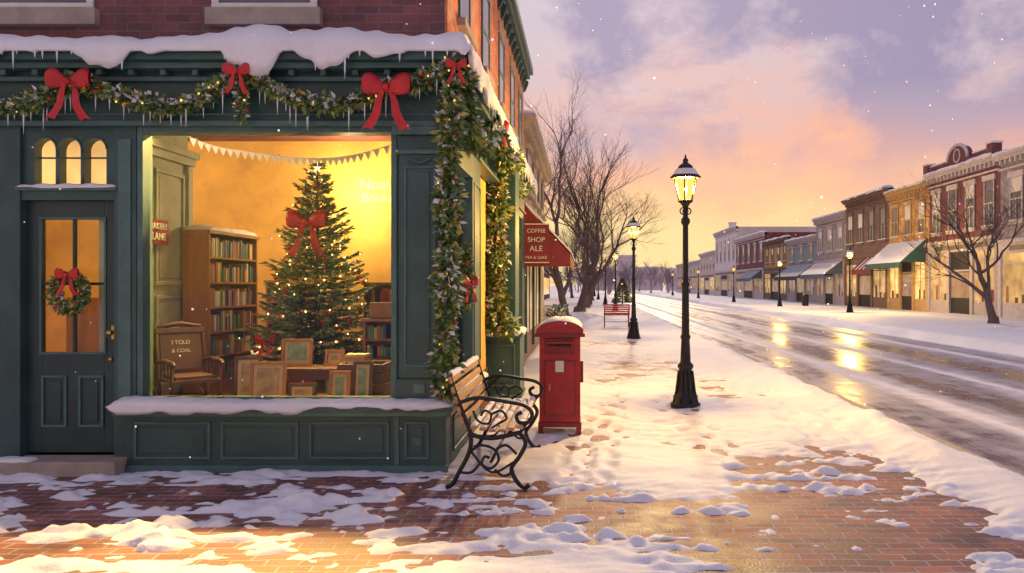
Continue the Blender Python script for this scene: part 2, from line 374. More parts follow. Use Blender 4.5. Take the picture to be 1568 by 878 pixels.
def snow_ledge(mb, a0, a1, axis, base0, base1, z, H=.13, hang=.07, seed=0, sgn=-1, step=.03, thin=1, ice=0):
    n = int((a1-a0)/step); A = np.linspace(a0, a1, n+1)
    n1_ = fbm(A*1.1+seed*7, A*0+seed, 60+seed, 3); n2_ = fbm(A*3.3, A*0+3+seed, 70+seed, 3)
    Hh = H*np.clip(1+1.0*n1_+.45*n2_, .5, 1.4); Hg = hang*np.clip(.6+3.2*n2_+.5*n1_, .08, 1.4)
    ov = .035*thin*(1+1.2*n2_); D = base1-base0; s_ = 1 if D > 0 else -1
    vs = []; K = 12
    for i in range(n+1):
        end = min(1, (A[i]-a0)/.08, (a1-A[i])/.08); end = math.sqrt(max(.0, end)); e_ = max(.03, end)
        h, g_, o = Hh[i]*e_, Hg[i]*e_, ov[i]
        row = [(0, 0), (0, h*.85), (.15*abs(D), h*1.0), (.45*abs(D), h*1.04), (.75*abs(D), h*.93), (.95*abs(D), h*.72), (abs(D)+o*.7, h*.4), (abs(D)+o, h*.05), (abs(D)+o, -g_*.55), (abs(D)+o*.75, -g_), (abs(D)+.004, -g_*.8), (abs(D)+.003, .001)]
        for d, zz in row:
            q = base0+s_*d; w = .006*math.sin(A[i]*31+d*40)
            vs.append((A[i], q, z+zz+w*(zz > .01)) if axis == 'x' else (q, A[i], z+zz+w*(zz > .01)))
        if ice and random.random() < ice and 3 < i < n-3:
            q = base0+s_*(abs(D)+o*.6); L_ = random.choice((.04, .06, .08, .12, .17)); z1 = z-g_+.012
            P = [(A[i], q, z1), (A[i], q, z1-L_*.5), (A[i], q, z1-L_)] if axis == 'x' else [(q, A[i], z1), (q, A[i], z1-L_*.5), (q, A[i], z1-L_)]
            mb.tube(P, [.010, .006, .0008], ICE, 6)
    fs_ = []
    for i in range(n):
        for k in range(K-1): fs_.append((i*K+k, i*K+k+1, (i+1)*K+k+1, (i+1)*K+k))
    fs_.append(tuple(range(K))); fs_.append(tuple(n*K+k for k in range(K)))
    mb.add(vs, fs_, SNOW, True)

# ------------------------------------------------------------------ SHOP
shop = empty('corner_shop_building', (-3, 9, 0))
def sb(mb, name, bevel=0):
    o = mb.build(name, None, bevel); o.parent = shop; o.matrix_parent_inverse = Matrix.Translation((3, -9, 0)); return o
F = 6.74
def panel(mb, x0, x1, z0, z1, y, m, m2, w=.022, d=.016):
    mb.box(x0, x1, y-d, y+.002, z1-w, z1, m2); mb.box(x0, x1, y-d, y+.002, z0, z0+w, m2)
    mb.box(x0, x0+w, y-d, y+.002, z0+w, z1-w, m2); mb.box(x1-w, x1, y-d, y+.002, z0+w, z1-w, m2)
    g_ = w+.03
    if x1-x0 > .15 and z1-z0 > .15: mb.box(x0+g_, x1-g_, y-d*.55, y+.002, z0+g_, z1-g_, m)
def panelx(mb, y0, y1, z0, z1, x, m, m2, w=.022, d=.016):
    mb.box(x-.002, x+d, y0, y1, z1-w, z1, m2); mb.box(x-.002, x+d, y0, y1, z0, z0+w, m2)
    mb.box(x-.002, x+d, y0, y0+w, z0+w, z1-w, m2); mb.box(x-.002, x+d, y1-w, y1, z0+w, z1-w, m2)
    g_ = w+.03; mb.box(x-.002, x+d*.55, y0+g_, y1-g_, z0+g_, z1-g_, m)

b = MB()
b.box(-8, -4.93, F, 6.9, 0, 2.97, GREEN)
b.box(-5.04, -4.83, F-.035, 6.9, 0, 2.965, GREEN)
b.box(-4.03, -3.84, F-.03, 6.9, 0, 2.965, GREEN)
b.box(-3.99, -3.88, F-.045, F-.028, .62, 2.85, GREEN2)
b.box(-8, -1.18, F-.05, 6.92, 2.97, 3.42, GREEN)
b.box(-8, -1.14, F-.085, F-.048, 2.955, 3.0, GREEN2)
b.box(-8, -1.14, F-.07, F-.049, 3.05, 3.065, GREEN2)
b.box(-8, -1.12, F-.10, F-.049, 3.33, 3.37, GREEN2)
b.box(-8, -1.04, 6.56, 6.9, 3.42, 3.47, GREEN2)
b.box(-8, -.99, 6.49, 6.9, 3.47, 3.54, GREEN)
b.box(-3.89, -1.18, 6.67, 6.9, 0, .50, GREEN)
b.box(-3.91, -1.16, 6.645, 6.672, 0, .07, GREEN2)
for x0, x1 in ((-3.83, -3.18), (-3.09, -2.43), (-2.34, -1.66), (-1.53, -1.32)):
    panel(b, x0, x1, .12, .44, 6.67, GREEN, GREEN2)
b.box(-1.615, -1.575, 6.655, 6.672, .072, .498, GREEN2)
b.box(-1.46, -1.39, 6.648, 6.66, .24, .31, GREEN2)
b.box(-3.96, -1.12, 6.56, 6.9, .50, .54, GREEN2); b.box(-3.98, -1.10, 6.53, 6.9, .54, .59, GREEN)
b.box(-3.84, -3.79, F-.02, 6.88, .59, 2.969, GREEN2); b.box(-1.66, -1.61, F-.02, 6.88, .59, 2.969, GREEN2)
b.box(-3.79, -1.66, F-.02, 6.88, .59, .63, GREEN2); b.box(-3.79, -1.66, F-.02, 6.88, 2.91, 2.969, GREEN2)
b.box(-1.61, -1.18, F, 6.98, .59, 2.968, GREEN)
b.box(-1.58, -1.22, F-.04, F+.002, .80, 2.72, GREEN)
panel(b, -1.54, -1.27, .90, 2.62, F-.04, GREEN, GREEN2, .02, .014)
b.box(-1.61, -1.17, F-.07, F+.001, .59, .80, GREEN); b.box(-1.62, -1.16, F-.085, F-.069, .59, .64, GREEN2)
b.box(-1.455, -1.355, F-.082, F-.068, .68, .76, GREEN2)
b.box(-1.62, -1.17, F-.06, F+.001, 2.72, 2.76, GREEN2); b.box(-1.60, -1.18, F-.045, F+.001, 2.76, 2.88, GREEN); b.box(-1.64, -1.15, F-.09, F+.001, 2.88, 2.953, GREEN2)
b.tube([(-1.5, F-.06, 2.68), (-1.405, F-.07, 2.64), (-1.31, F-.06, 2.68)], .012, GREEN2, 6)
x = -7.9
while x < -1.2:
    b.box(x, x+.05, 6.60, 6.69, 3.372, 3.419, GREEN2); x += .27
sb(b, 'front_woodwork', .006)

b = MB()
b.box(-4.83, -4.03, F-.02, 6.88, 2.33, 2.42, GREEN); b.box(-4.86, -4.0, F-.05, F-.019, 2.41, 2.44, GREEN2)
b.box(-4.83, -4.03, F, 6.86, 2.42, 2.47, GREEN)
r = .095; cs = [-4.64, -4.425, -4.21]; zs = 2.77; top = 2.968
edges = [-4.83]+[v for c in cs for v in (c-r, c+r)]+[-4.03]
for i in range(0, 8, 2): b.box(edges[i], edges[i+1], F+.005, 6.86, 2.47, top, GREEN)
for c in cs:
    for k in range(12):
        a0, a1 = math.pi*k/12, math.pi*(k+1)/12
        p0 = (c+r*math.cos(a0), zs+r*math.sin(a0)); p1 = (c+r*math.cos(a1), zs+r*math.sin(a1))
        b.prism([(p0[0], p0[1]), (p0[0], top), (p1[0], top), (p1[0], p1[1])], 'y', F+.006, 6.86, GREEN)
    b.tube([(c+(r+.004)*math.cos(math.pi*k/12), F+.0, zs+(r+.004)*math.sin(math.pi*k/12)) for k in range(13)], .009, GREEN2, 6)
for c in (-4.5325, -4.3175): b.tube([(c, F-.0, 2.47), (c, F-.0, 2.77)], .014, GREEN2, 8)
snow_ledge(b, -4.86, -4.0, 'x', F-.018, F-.05, 2.44, .02, .01, 3, thin=.3)
sb(b, 'transom')
b = MB(); b.box(-4.8, -4.05, 6.84, 6.845, 2.45, 2.95, LIT); b.box(-4.8, -4.05, 6.825, 6.835, 2.70, 2.715, GREEN2); sb(b, 'transom_light')

b = MB(); D0 = F+.05
b.box(-4.83, -4.70, D0, D0+.05, .15, 2.33, DOORG); b.box(-4.16, -4.03, D0, D0+.05, .15, 2.33, DOORG)
b.box(-4.70, -4.16, D0, D0+.05, 2.17, 2.33, DOORG); b.box(-4.70, -4.16, D0, D0+.05, .15, 1.02, DOORG)
b.box(-4.44, -4.42, D0+.005, D0+.045, 1.02, 2.17, DOORG); b.box(-4.70, -4.16, D0+.007, D0+.043, 1.60, 1.625, DOORG)
for x0, x1 in ((-4.70, -4.48), (-4.38, -4.16)): panel(b, x0, x1, .37, .82, D0, DOORG, GREEN2)
for (x0, x1, z0, z1) in ((-4.70, -4.16, 1.0, 1.02), (-4.70, -4.16, 2.17, 2.19), (-4.72, -4.70, 1.0, 2.19), (-4.16, -4.14, 1.0, 2.19)): b.box(x0, x1, D0-.012, D0+.002, z0, z1, GREEN2)
b.ball((-4.085, D0-.05, 1.19), .028, BRASS, 12); b.ball((-4.085, D0-.03, .96), .022, BRASS, 12)
b.box(-4.098, -4.072, D0-.008, D0+.002, 1.13, 1.25, BRASS)
sb(b, 'front_door', .004)
b = MB(); b.box(-4.70, -4.16, D0+.02, D0+.026, 1.02, 2.17, GLASS); sb(b, 'door_glass')
b = MB(); b.box(-4.98, -3.90, 6.50, 6.8, 0, .13, STONE); sb(b, 'door_step', .012)
b = MB(); b.box(-3.80, -1.65, 6.83, 6.836, .6, 2.95, GLASS); sb(b, 'display_window_glass')
# lobby seen through the door
b = MB(); b.box(-6.35, -5.75, 9.6, 9.66, .48, 1.45, WOODM); b.box(-5.55, -4.9, 9.9, 10.0, .48, 1.42, WOODM); b.box(-5.58, -4.88, 9.85, 10.02, 1.42, 1.47, WOODD); b.box(-5.5, -5.3, 9.88, 9.98, 1.47, 1.7, DRED); b.box(-5.2, -5.08, 9.88, 9.98, 1.47, 1.64, WHITE)
b.box(-6.0, -5.5, 10.55, 10.59, 1.75, 2.15, INWALL2); b.box(-5.3, -4.8, 10.55, 10.59, 1.95, 2.35, WOODD); b.box(-5.26, -4.84, 10.54, 10.552, 1.99, 2.31, PAPER); sb(b, 'lobby_counter', .004)

S = -1.18
b = MB()
b.box(-1.34, S, 6.98, 7.10, .5, 3.42, GREEN)
b.box(-1.34, S+.004, 6.90, 8.9, 0, .50, GREEN); panelx(b, 7.0, 7.9, .12, .44, S+.004, GREEN, GREEN2); panelx(b, 8.0, 8.8, .12, .44, S+.004, GREEN, GREEN2)
b.box(-1.34, S+.07, 6.9, 8.93, .50, .59, GREEN)
b.box(-1.34, S, 8.25, 8.9, .59, 3.42, GREEN); panelx(b, 8.33, 8.82, .75, 2.7, S, GREEN, GREEN2)
b.box(-1.34, S, 7.10, 8.25, 2.76, 3.42, GREEN)
for (y0, y1, z0, z1) in ((7.1, 8.25, .59, .64), (7.1, 8.25, 2.72, 2.759), (7.1, 7.14, .64, 2.72), (8.21, 8.25, .64, 2.72)): b.box(-1.30, S+.012, y0, y1, z0, z1, GREEN2)
b.box(-1.66, -1.5, 8.9, 10.9, 0, 3.42, GREEN)
b.box(-1.55, -1.18, 8.85, 10.9, 3.0, 3.419, GREEN)
b.box(-1.58, -.96, 10.9, 11.5, 0, 3.42, GREEN); b.box(-1.56, -.89, 10.83, 11.57, 0, .88, GREEN); b.box(-1.56, -.86, 10.8, 11.6, .88, .95, GREEN2); b.box(-1.56, -.87, 10.81, 11.59, 0, .09, GREEN2)
panel(b, -1.48, -.96, .2, .78, 10.83, GREEN, GREEN2)
b.box(-1.34, S, 11.5, 15.4, 0, .7, GREEN); panelx(b, 11.7, 13.3, .15, .58, S, GREEN, GREEN2); panelx(b, 13.5, 15.2, .15, .58, S, GREEN, GREEN2)
b.box(-1.34, S, 11.5, 15.4, 2.85, 3.42, GREEN)
for y0, y1 in ((11.5, 11.8), (13.3, 13.5), (14.9, 15.4)): b.box(-1.34, S, y0, y1, .7, 2.85, GREEN)
b.box(-1.34, S+.05, 11.6, 15.4, .70, .75, GREEN2)
b.box(-1.34, S+.14, 6.9, 15.4, 3.42, 3.47, GREEN2); b.box(-1.34, S+.19, 6.9, 15.4, 3.47, 3.54, GREEN)
b.box(-1.30, S+.035, 6.98, 15.4, 2.98, 3.01, GREEN2)
sb(b, 'side_woodwork', .006)
b = MB(); b.box(-1.27, -1.264, 7.12, 8.23, .6, 2.75, GLASS); b.box(-1.27, -1.264, 11.8, 14.9, .72, 2.84, GLASS); sb(b, 'side_window_glass')

b = MB()
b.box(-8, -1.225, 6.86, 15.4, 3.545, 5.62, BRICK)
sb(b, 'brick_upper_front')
b = MB(); b.box(-1.30, -1.20, 6.862, 15.402, 3.546, 5.61, BRICK_LIT); sb(b, 'brick_upper_side')
b = MB()
for x0, x1 in ((-5.30, -4.24), (-3.29, -2.29)):
    b.box(x0, x1, 6.78, 6.87, 3.86, 4.01, STONE)
    b.box(x0+.08, x1-.08, 6.845, 6.87, 4.01, 5.15, DARKGL); b.box(x0+.04, x1-.04, 6.82, 6.85, 4.01, 4.06, WHITE); b.box(x0+.04, x0+.1, 6.82, 6.85, 4.06, 5.15, WHITE); b.box(x1-.1, x1-.04, 6.82, 6.85, 4.06, 5.15, WHITE)
    b.box(x0, x1, 6.80, 6.87, 5.15, 5.3, STONE)
for y0 in (7.45, 9.1, 10.9, 12.6, 14.2):
    y1 = y0+.7
    b.box(-1.21, -1.12, y0-.07, y1+.07, 4.05, 4.13, STONE); b.box(-1.21, -1.165, y0-.07, y1+.07, 5.12, 5.26, STONE)
    b.box(-1.21, -1.188, y0, y1, 4.13, 5.12, DARKGL)
    for (a0, a1, z0, z1) in ((y0, y0+.05, 4.13, 5.12), (y1-.05, y1, 4.13, 5.12), (y0+.05, y1-.05, 4.6, 4.64), (y0+.05, y1-.05, 4.13, 4.17)): b.box(-1.20, -1.178, a0, a1, z0, z1, GREEN2)
b.box(-8, -1.14, 6.78, 15.5, 5.61, 5.68, GREEN2); b.box(-8, -1.08, 6.7, 15.55, 5.68, 5.78, GREEN); b.box(-8, -1.02, 6.62, 15.62, 5.78, 5.90, GREEN2)
y = 7.0
while y < 15.4:
    b.prism([(-1.2, 5.42), (-1.17, 5.43), (-1.12, 5.55), (-1.11, 5.61), (-1.2, 5.61)], 'y', y, y+.09, GREEN); y += .42
sb(b, 'upper_trim', .006)
b = MB()
snow_ledge(b, -8, -.95, 'x', 6.858, 6.47, 3.54, .23, .16, 1, thin=1.4, ice=.16)
snow_ledge(b, 6.48, 15.4, 'y', -1.2, -.97, 3.54, .18, .16, 2, thin=1.3, ice=.12)
snow_ledge(b, -3.98, -1.10, 'x', 6.72, 6.53, .59, .045, .05, 4, thin=.5)
snow_ledge(b, 6.75, 8.9, 'y', -1.19, -1.11, .59, .035, .04, 6, thin=.5)
snow_ledge(b, -1.55, -.87, 'x', 10.9, 10.8, .95, .05, .05, 5, thin=.5)
snow_ledge(b, 10.82, 11.58, 'y', -.965, -.86, .95, .05, .05, 8, thin=.5)
snow_ledge(b, -4.97, -4.6, 'x', 6.62, 6.51, .13, .025, .03, 9, thin=.3)
sb(b, 'snow_on_ledges')

b = MB(); FL = .48
b.box(-7.9, -1.34, 6.9, 10.6, FL-.08, FL, INFLOOR); b.box(-7.9, -1.34, 6.93, 15.3, 3.80, 3.85, WHITE)
b.box(-7.9, -1.66, 10.6, 10.7, 0, 3.8, INWALL); b.box(-8.0, -7.9, 6.9, 15.3, 0, 3.8, INWALL)
b.box(-7.9, -1.34, 15.3, 15.38, 0, 3.42, INWALL); b.box(-3.4, -3.3, 10.7, 15.3, 0, 3.8, INWALL)
b.box(-3.3, -1.34, 10.7, 15.3, FL-.07, FL-.01, INFLOOR)
b.box(-1.339, -1.335, 8.26, 10.6, FL, 3.8, INWALL)
sb(b, 'interior_shell')
b = MB()
b.box(-4.28, -4.20, 6.9, 8.30, FL, 3.8, INWALL2)
for z0, z1 in ((.6, 1.5), (1.6, 2.75)):
    for y0, y1 in ((6.98, 7.55), (7.65, 8.2)): panelx(b, y0, y1, z0, z1, -4.20, INWALL2, INWALL2, .04, .025)
b.box(-4.19, -4.13, 6.95, 8.33, 2.85, 2.93, INWALL2); b.box(-4.19, -4.10, 6.95, 8.36, 2.93, 3.0, INWALL2)
b.box(-4.20, -4.16, 8.24, 8.33, FL, 2.85, INWALL2)
sb(b, 'interior_partition', .006)
b = MB(); b.box(-4.16, -4.14, 7.42, 7.80, 2.0, 2.24, DRED); ws = sb(b, 'wall_sign')
def st(tx, loc, s_, m_, rz=0):
    o = text(tx, loc, s_, m_, None, rz); o.parent = shop; o.matrix_parent_inverse = Matrix.Translation((3, -9, 0))
st('BAKERY', (-4.132, 7.61, 2.17), .085, PAPER, math.pi/2); st('LANE', (-4.132, 7.61, 2.07), .10, PAPER, math.pi/2)
WLET = mat('wall_lettering', (.85, .66, .34), .8)
st('Noel', (-2.84, 10.594, 2.96), .20, WLET); st('Books', (-2.80, 10.594, 2.78), .17, WLET)

BOOKS = [mat('book_%d' % i, c, .6, .15, 8) for i, c in enumerate([(.45, .08, .05), (.08, .16, .2), (.5, .4, .22), (.1, .2, .09), (.6, .52, .38), (.3, .12, .05), (.05, .07, .15), (.5, .22, .06)])]
def bookcase(name, w, d, h, rows, loc, rot, topsnow=False, wm=None):
    b = MB(); t_ = .03; wm = wm or WOODM
    b.box(0, t_, 0, d, 0, h, wm); b.box(w-t_, w, 0, d, 0, h, wm); b.box(t_, w-t_, d-.015, d-.002, 0, h, wm)
    b.box(-.02, w+.02, -.02, d+.01, h, h+.035, wm); b.box(t_, w-t_, .003, d-.015, 0, .08, wm)
    for r_ in range(rows):
        z = .08+(h-.08)*r_/rows; hh = (h-.08)/rows-.03
        b.box(t_, w-t_, .004, d-.015, z, z+.022, wm)
        x_ = t_+.01
        while x_ < w-t_-.05:
            if random.random() < .07: x_ += random.uniform(.04, .1); continue
            bw = random.uniform(.02, .045); bh = hh*random.uniform(.62, .92)
            b.box(x_, x_+bw, .02+random.uniform(0, .02), d-.03, z+.023, z+.023+bh, random.choice(BOOKS)); x_ += bw+.002
    if topsnow: snow_ledge(b, 0, w, 'x', d, .0, h+.035, .05, .02, 33, thin=.3)
    o = b.build(name, None, .003); o.location = loc; o.rotation_euler = (0, 0, rot); return o
bookcase('bookcase', 1.2, .27, 1.66, 6, (-3.88, 8.1, FL), math.pi/2, True)
bookcase('bookcase', .5, .28, 1.15, 4, (-4.15, 10.2, FL), 0)
bookcase('bookcase', 1.0, .3, 1.12, 4, (-2.75, 9.75, FL), 0)
bookcase('bookcase', .75, .25, .72, 3, (-2.42, 8.55, FL), 0, wm=WOODM)
b = MB(); b.box(-2.36, -2.1, 8.6, 8.75, FL+.76, FL+.93, WOODM); b.box(-2.0, -1.82, 8.62, 8.74, FL+.76, FL+.98, BOOKS[4]); b.box(-1.8, -1.75, 8.62, 8.74, FL+.76, FL+.95, BOOKS[0]); b.build('storage_boxes', None, .004)

b = MB()
b.box(-3.30, -2.05, 7.42, 7.80, FL+.30, FL+.33, WOODD)
for x_ in (-3.27, -2.12):
    for y_ in (7.45, 7.73): b.box(x_, x_+.04, y_, y_+.04, FL, FL+.30, WOODD)
b.box(-3.28, -2.07, 7.44, 7.47, FL+.22, FL+.30, WOODD)
b.build('display_table', None, .004)
DARKFR = mat('frame_mount', (.42, .32, .18), .7); ART = mat('picture_print', (.28, .20, .12), .6, .7, 9); ART2 = mat('picture_print_green', (.16, .24, .18), .6, .7, 12)
def frame(loc, w, h, rz, tilt, name='picture_frame', art=None, fm=None):
    b = MB(); t_ = .03; fm = fm or WOODM
    b.box(-w/2, w/2, -.015, .015, 0, t_, fm); b.box(-w/2, w/2, -.015, .015, h-t_, h, fm)
    b.box(-w/2, -w/2+t_, -.015, .015, t_, h-t_, fm); b.box(w/2-t_, w/2, -.015, .015, t_, h-t_, fm)
    b.box(-w/2+t_, w/2-t_, -.002, .01, t_, h-t_, DARKFR); b.box(-w/2+t_+.03, w/2-t_-.03, -.006, -.001, t_+.03, h-t_-.03, art or ART)
    o = b.build(name, None, .003); o.location = loc; o.rotation_euler = (tilt, 0, rz); return o
frame((-2.90, 7.16, FL), .32, .42, .12, -.12); frame((-2.24, 7.14, FL), .20, .34, -.1, -.12, art=ART2); frame((-2.80, 7.62, FL+.33), .30, .27, .05, -.15, art=ART2)
frame((-3.12, 7.25, FL), .24, .46, .2, -.1, fm=WOODD); frame((-2.60, 7.2, FL), .26, .22, -.05, -.1, fm=WOODD); frame((-2.05, 7.2, FL), .2, .42, -.2, -.1, fm=WOODD, art=ART2); frame((-2.45, 7.66, FL+.33), .2, .16, -.2, -.2)
b = MB()
for i in range(4): b.box(-2.3, -1.86, 7.28, 7.32, FL+.02+i*.095, FL+.10+i*.095, WOODD); b.box(-2.3, -1.86, 7.6, 7.64, FL+.02+i*.095, FL+.10+i*.095, WOODD); b.box(-2.3, -2.27, 7.32, 7.6, FL+.02+i*.095, FL+.10+i*.095, WOODD); b.box(-1.89, -1.86, 7.32, 7.6, FL+.02+i*.095, FL+.10+i*.095, WOODD)
o = b.build('wooden_crate', None, .003)
b = MB()
for i in range(4): b.box(-2.32+i*.008, -2.10, 7.50, 7.68, FL+.33+i*.032, FL+.36+i*.032, BOOKS[(i*3+1) % 8])
b.build('book_stack', None, .002)
for (gx, gy, gz, sz, gm, rm_) in ((-3.2, 7.6, FL+.33, .13, RED, PAPER), (-2.95, 8.2, FL, .26, DRED, PAPER), (-2.6, 8.25, FL, .2, NEB, RED), (-3.4, 8.3, FL, .22, NE3, RED)):
    b = MB(); h_ = sz*.7; b.box(-sz/2, sz/2, -sz/2, sz/2, 0, h_, gm); b.box(-.012, .012, -sz/2-.003, sz/2+.003, -.0, h_+.003, rm_); b.box(-sz/2-.003, sz/2+.003, -.012, .012, 0, h_+.0045, rm_)
    bow(b, (0, 0, h_+.03), sz*.5, None, False, rm_); o = b.build('gift_box', None, .003); o.location = (gx, gy, gz); o.rotation_euler[2] = random.uniform(-.5, .5)

# rocking chair
b = MB()
for sx_ in (-.24, .24):
    b.tube([(sx_, -.42, .05), (sx_, -.25, .015), (sx_, 0, .0), (sx_, .25, .02), (sx_, .45, .08)], .018, WOODD, 8)
    b.tube([(sx_, -.22, .02), (sx_, -.22, .44)], .02, WOODD, 8); b.tube([(sx_, .2, .02), (sx_, .22, .25), (sx_, .32, .72)], .02, WOODD, 8)
    b.tube([(sx_, -.26, .44), (sx_, .0, .45), (sx_, .27, .42)], .024, WOODD, 8)
    b.tube([(sx_, -.26, .44), (sx_, -.3, .42), (sx_, -.28, .39)], .02, WOODD, 8)
    for q in (-.1, .02, .13): b.tube([(sx_, q, .25), (sx_, q, .44)], .011, WOODD, 6)
b.box(-.25, .25, -.25, .24, .22, .255, WOODD); b.box(-.2, .2, -.22, .2, .256, .29, WOODD)
T = Matrix.Translation((0, .225, .27)) @ Matrix.Rotation(-.21, 4, 'X')
b.box(-.21, .21, -.012, .02, .06, .46, WOODD, T); b.box(-.25, .25, -.02, .03, .46, .52, WOODD, T); b.tube([(-.22, 0, .53), (0, 0, .57), (.22, 0, .53)], .025, WOODD, 8, True, T)
ch = b.build('rocking_chair', None, .004); ch.location = (-3.74, 7.42, FL+.02); ch.rotation_euler = (0, 0, math.radians(44)); ch.scale = (.88, .88, .88)
for tx, z, s_ in (('I TOLD', .62, .06), ('& COAL', .53, .055)):
    o = text(tx, (0, .235+(z-.27)*.21-.022, z), s_, PAPER, ch); o.rotation_euler = (math.pi/2-.21, 0, 0)

b = MB(); pts = smoothpath([(-5.3, 9.4, 3.7), (-4.6, 9.4, 3.32), (-3.9, 9.4, 3.18), (-3.2, 9.4, 3.12), (-2.6, 9.4, 3.2), (-1.7, 9.4, 3.5)], 8)
b.tube(pts, .006, PAPER, 4)
for i, p in enumerate(pts[2:-1]):
    w = .045; b.add([(p.x-w, p.y, p.z), (p.x+w, p.y, p.z), (p.x+.01, p.y-.01, p.z-.10)], [(0, 1, 2)], WHITE)
b.build('bunting')

# christmas tree
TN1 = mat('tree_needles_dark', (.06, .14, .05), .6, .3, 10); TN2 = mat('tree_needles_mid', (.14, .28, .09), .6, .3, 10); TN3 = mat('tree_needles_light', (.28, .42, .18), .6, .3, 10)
TINSEL = mat('gold_tinsel', (.85, .58, .15), .35, .2, 10)
b = MB(); cx, cy = -3.05, 8.95; z0 = FL+.20; zt = 2.92
b.tube([(cx, cy, FL), (cx, cy, 1.5), (cx, cy, zt)], [.04, .028, .006], BARK, 8)
b.lathe([(.16, 0), (.2, .22), (.17, .22)], (cx, cy, FL), WOODM, 16)
nl = 31
for i in range(nl):
    t_ = i/(nl-1); z = z0+(zt-z0)*t_; R = .70*(1-t_)**.85+.045
    nb = int(5+12*(1-t_)); a_off = random.uniform(0, 6)
    for k in range(nb):
        a = a_off+2*math.pi*k/nb+random.uniform(-.15, .15); Rr = R*random.uniform(.62, 1.28); up = .12+.6*t_; zz = z+random.uniform(-.03, .03)
        P = [Vector((cx+math.cos(a)*Rr*u, cy+math.sin(a)*Rr*u, zz-.12*Rr*math.sin(u*2.2)*(1-t_)+up*Rr*u*u*.6)) for u in (0, .33, .66, 1)]
        b.tube(P, [.008, .006, .004, .002], BARK, 3)
        for j in range(int(14+95*Rr)):
            u = random.uniform(.12, 1)**.8; f = u*3; q0 = P[min(2, int(f))]; q1 = P[min(3, int(f)+1)]; q = q0.lerp(q1, min(1, f-int(f)))
            sd = Vector((-math.sin(a), math.cos(a), 0))*random.choice((-1, 1)); off = sd*random.uniform(0, .10)*(1.15-u)*Rr*2.2
            fw = (P[3]-P[0]).normalized()
            d = fw*.8+sd*random.uniform(.2, .9)+Vector((0, 0, random.uniform(-.35, .4)))
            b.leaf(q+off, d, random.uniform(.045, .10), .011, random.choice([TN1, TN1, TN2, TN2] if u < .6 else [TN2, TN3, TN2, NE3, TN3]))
        if random.random() < .24: b.ball(P[3]+Vector((0, 0, -.025)), .025, BERRY, 8)
        if random.random() < .25: b.ball(P[3]+Vector((random.uniform(-.04, .04), random.uniform(-.04, .04), .0)), .009, GOLDT, 5)
for k in range(700):
    t_ = k/700; z = z0+.05+(zt-z0-.35)*t_; R = .70*(1-t_)**.85+.05; a = t_*2*math.pi*5.5
    p = Vector((cx+math.cos(a)*R, cy+math.sin(a)*R, z-.05*abs(math.sin(a*4))))
    for j in range(5): b.leaf(p, (random.gauss(0, 1), random.gauss(0, 1), random.gauss(0, 1)), .035, .007, TINSEL)
    if k % 9 == 0: b.ball(p, .012, GOLDT, 5)
b.ball((cx, cy, zt+.02), .022, GOLDT, 6)
for k in range(5):
    a = math.pi/2+k*2*math.pi/5; b.leaf((cx, cy-.01, zt+.02), (math.cos(a), 0, math.sin(a)), .07, .010, GOLDT)
bow(b, (cx, cy-.34, 2.28), .44); bow(b, (cx-.35, cy-.60, 1.0), .22)
b.build('christmas_tree')

# exterior garlands
front = [(-5.6, 6.56, 3.26), (-4.9, 6.56, 3.10), (-4.62, 6.56, 3.13), (-4.25, 6.54, 3.28), (-3.98, 6.56, 3.22), (-3.5, 6.56, 3.10), (-3.2, 6.56, 3.17), (-2.85, 6.54, 3.38), (-2.6, 6.56, 3.24), (-2.25, 6.56, 3.12), (-1.95, 6.56, 3.13), (-1.63, 6.54, 3.26), (-1.36, 6.54, 3.30), (-1.12, 6.5, 3.44)]
gl = MB(); garland(gl, front, .072, 1300, .065, .30, 8)
garland(gl, [(-2.86, 6.54, 3.36), (-2.87, 6.54, 3.0)], .058, 1200, .055, .3)
pp = resample(smoothpath(front), .03)
for p in pp:
    if random.random() < .5:
        L_ = random.uniform(.05, .22); x_, y_ = p.x+random.uniform(-.02, .02), p.y+random.uniform(-.03, .05); z_ = p.z-.045
        gl.tube([(x_, y_, z_), (x_, y_, z_-L_*.5), (x_, y_, z_-L_)], [.009, .005, .0008], ICE, 5)
gl.build('front_garland')
gl = MB()
garland(gl, [(-1.08, 6.58, 3.45), (-1.12, 6.56, 3.0), (-1.14, 6.58, 2.4), (-1.15, 6.58, 1.8), (-1.16, 6.58, 1.2), (-1.18, 6.58, .68)], .10, 1400, .085, .2, 8, 10)
gl.build('corner_garland')
gl = MB(); garland(gl, [(-1.05, 6.6, 3.42), (-1.06, 7.1, 3.12), (-1.06, 7.7, 3.0), (-1.04, 8.3, 3.10), (-1.0, 9.0, 3.38), (-1.0, 9.7, 3.18), (-1.0, 10.3, 3.15), (-.95, 10.8, 3.42)], .09, 1200, .08, .24)
garland(gl, [(-.92, 11.4, 3.42), (-1.05, 12.2, 3.15), (-1.05, 13, 3.12), (-1.0, 14, 3.4)], .08, 600, .07, .28); gl.build('side_garland')
gl = MB(); garland(gl, [(-1.17, 10.74, 3.5), (-1.2, 10.72, 2.8), (-1.2, 10.7, 2.0), (-1.2, 10.68, 1.4), (-1.2, 10.66, 1.03)], .16, 1700, .10, .2, 14, 14)
garland(gl, [(-1.38, 10.72, 1.05), (-1.2, 10.62, 1.06), (-1.0, 10.72, 1.05)], .14, 1200, .10, .2, 12, 8); gl.build('pier_garland')
gl = MB(); garland(gl, [(-1.13, 7.45, 1.98), (-1.12, 7.45, 1.7), (-1.13, 7.45, 1.4)], .055, 1500, .05, .1, 3, 12); bow(gl, (-1.08, 7.42, 1.62), .22, Matrix.Rotation(math.pi/3, 4, 'Z')); gl.build('window_swag')
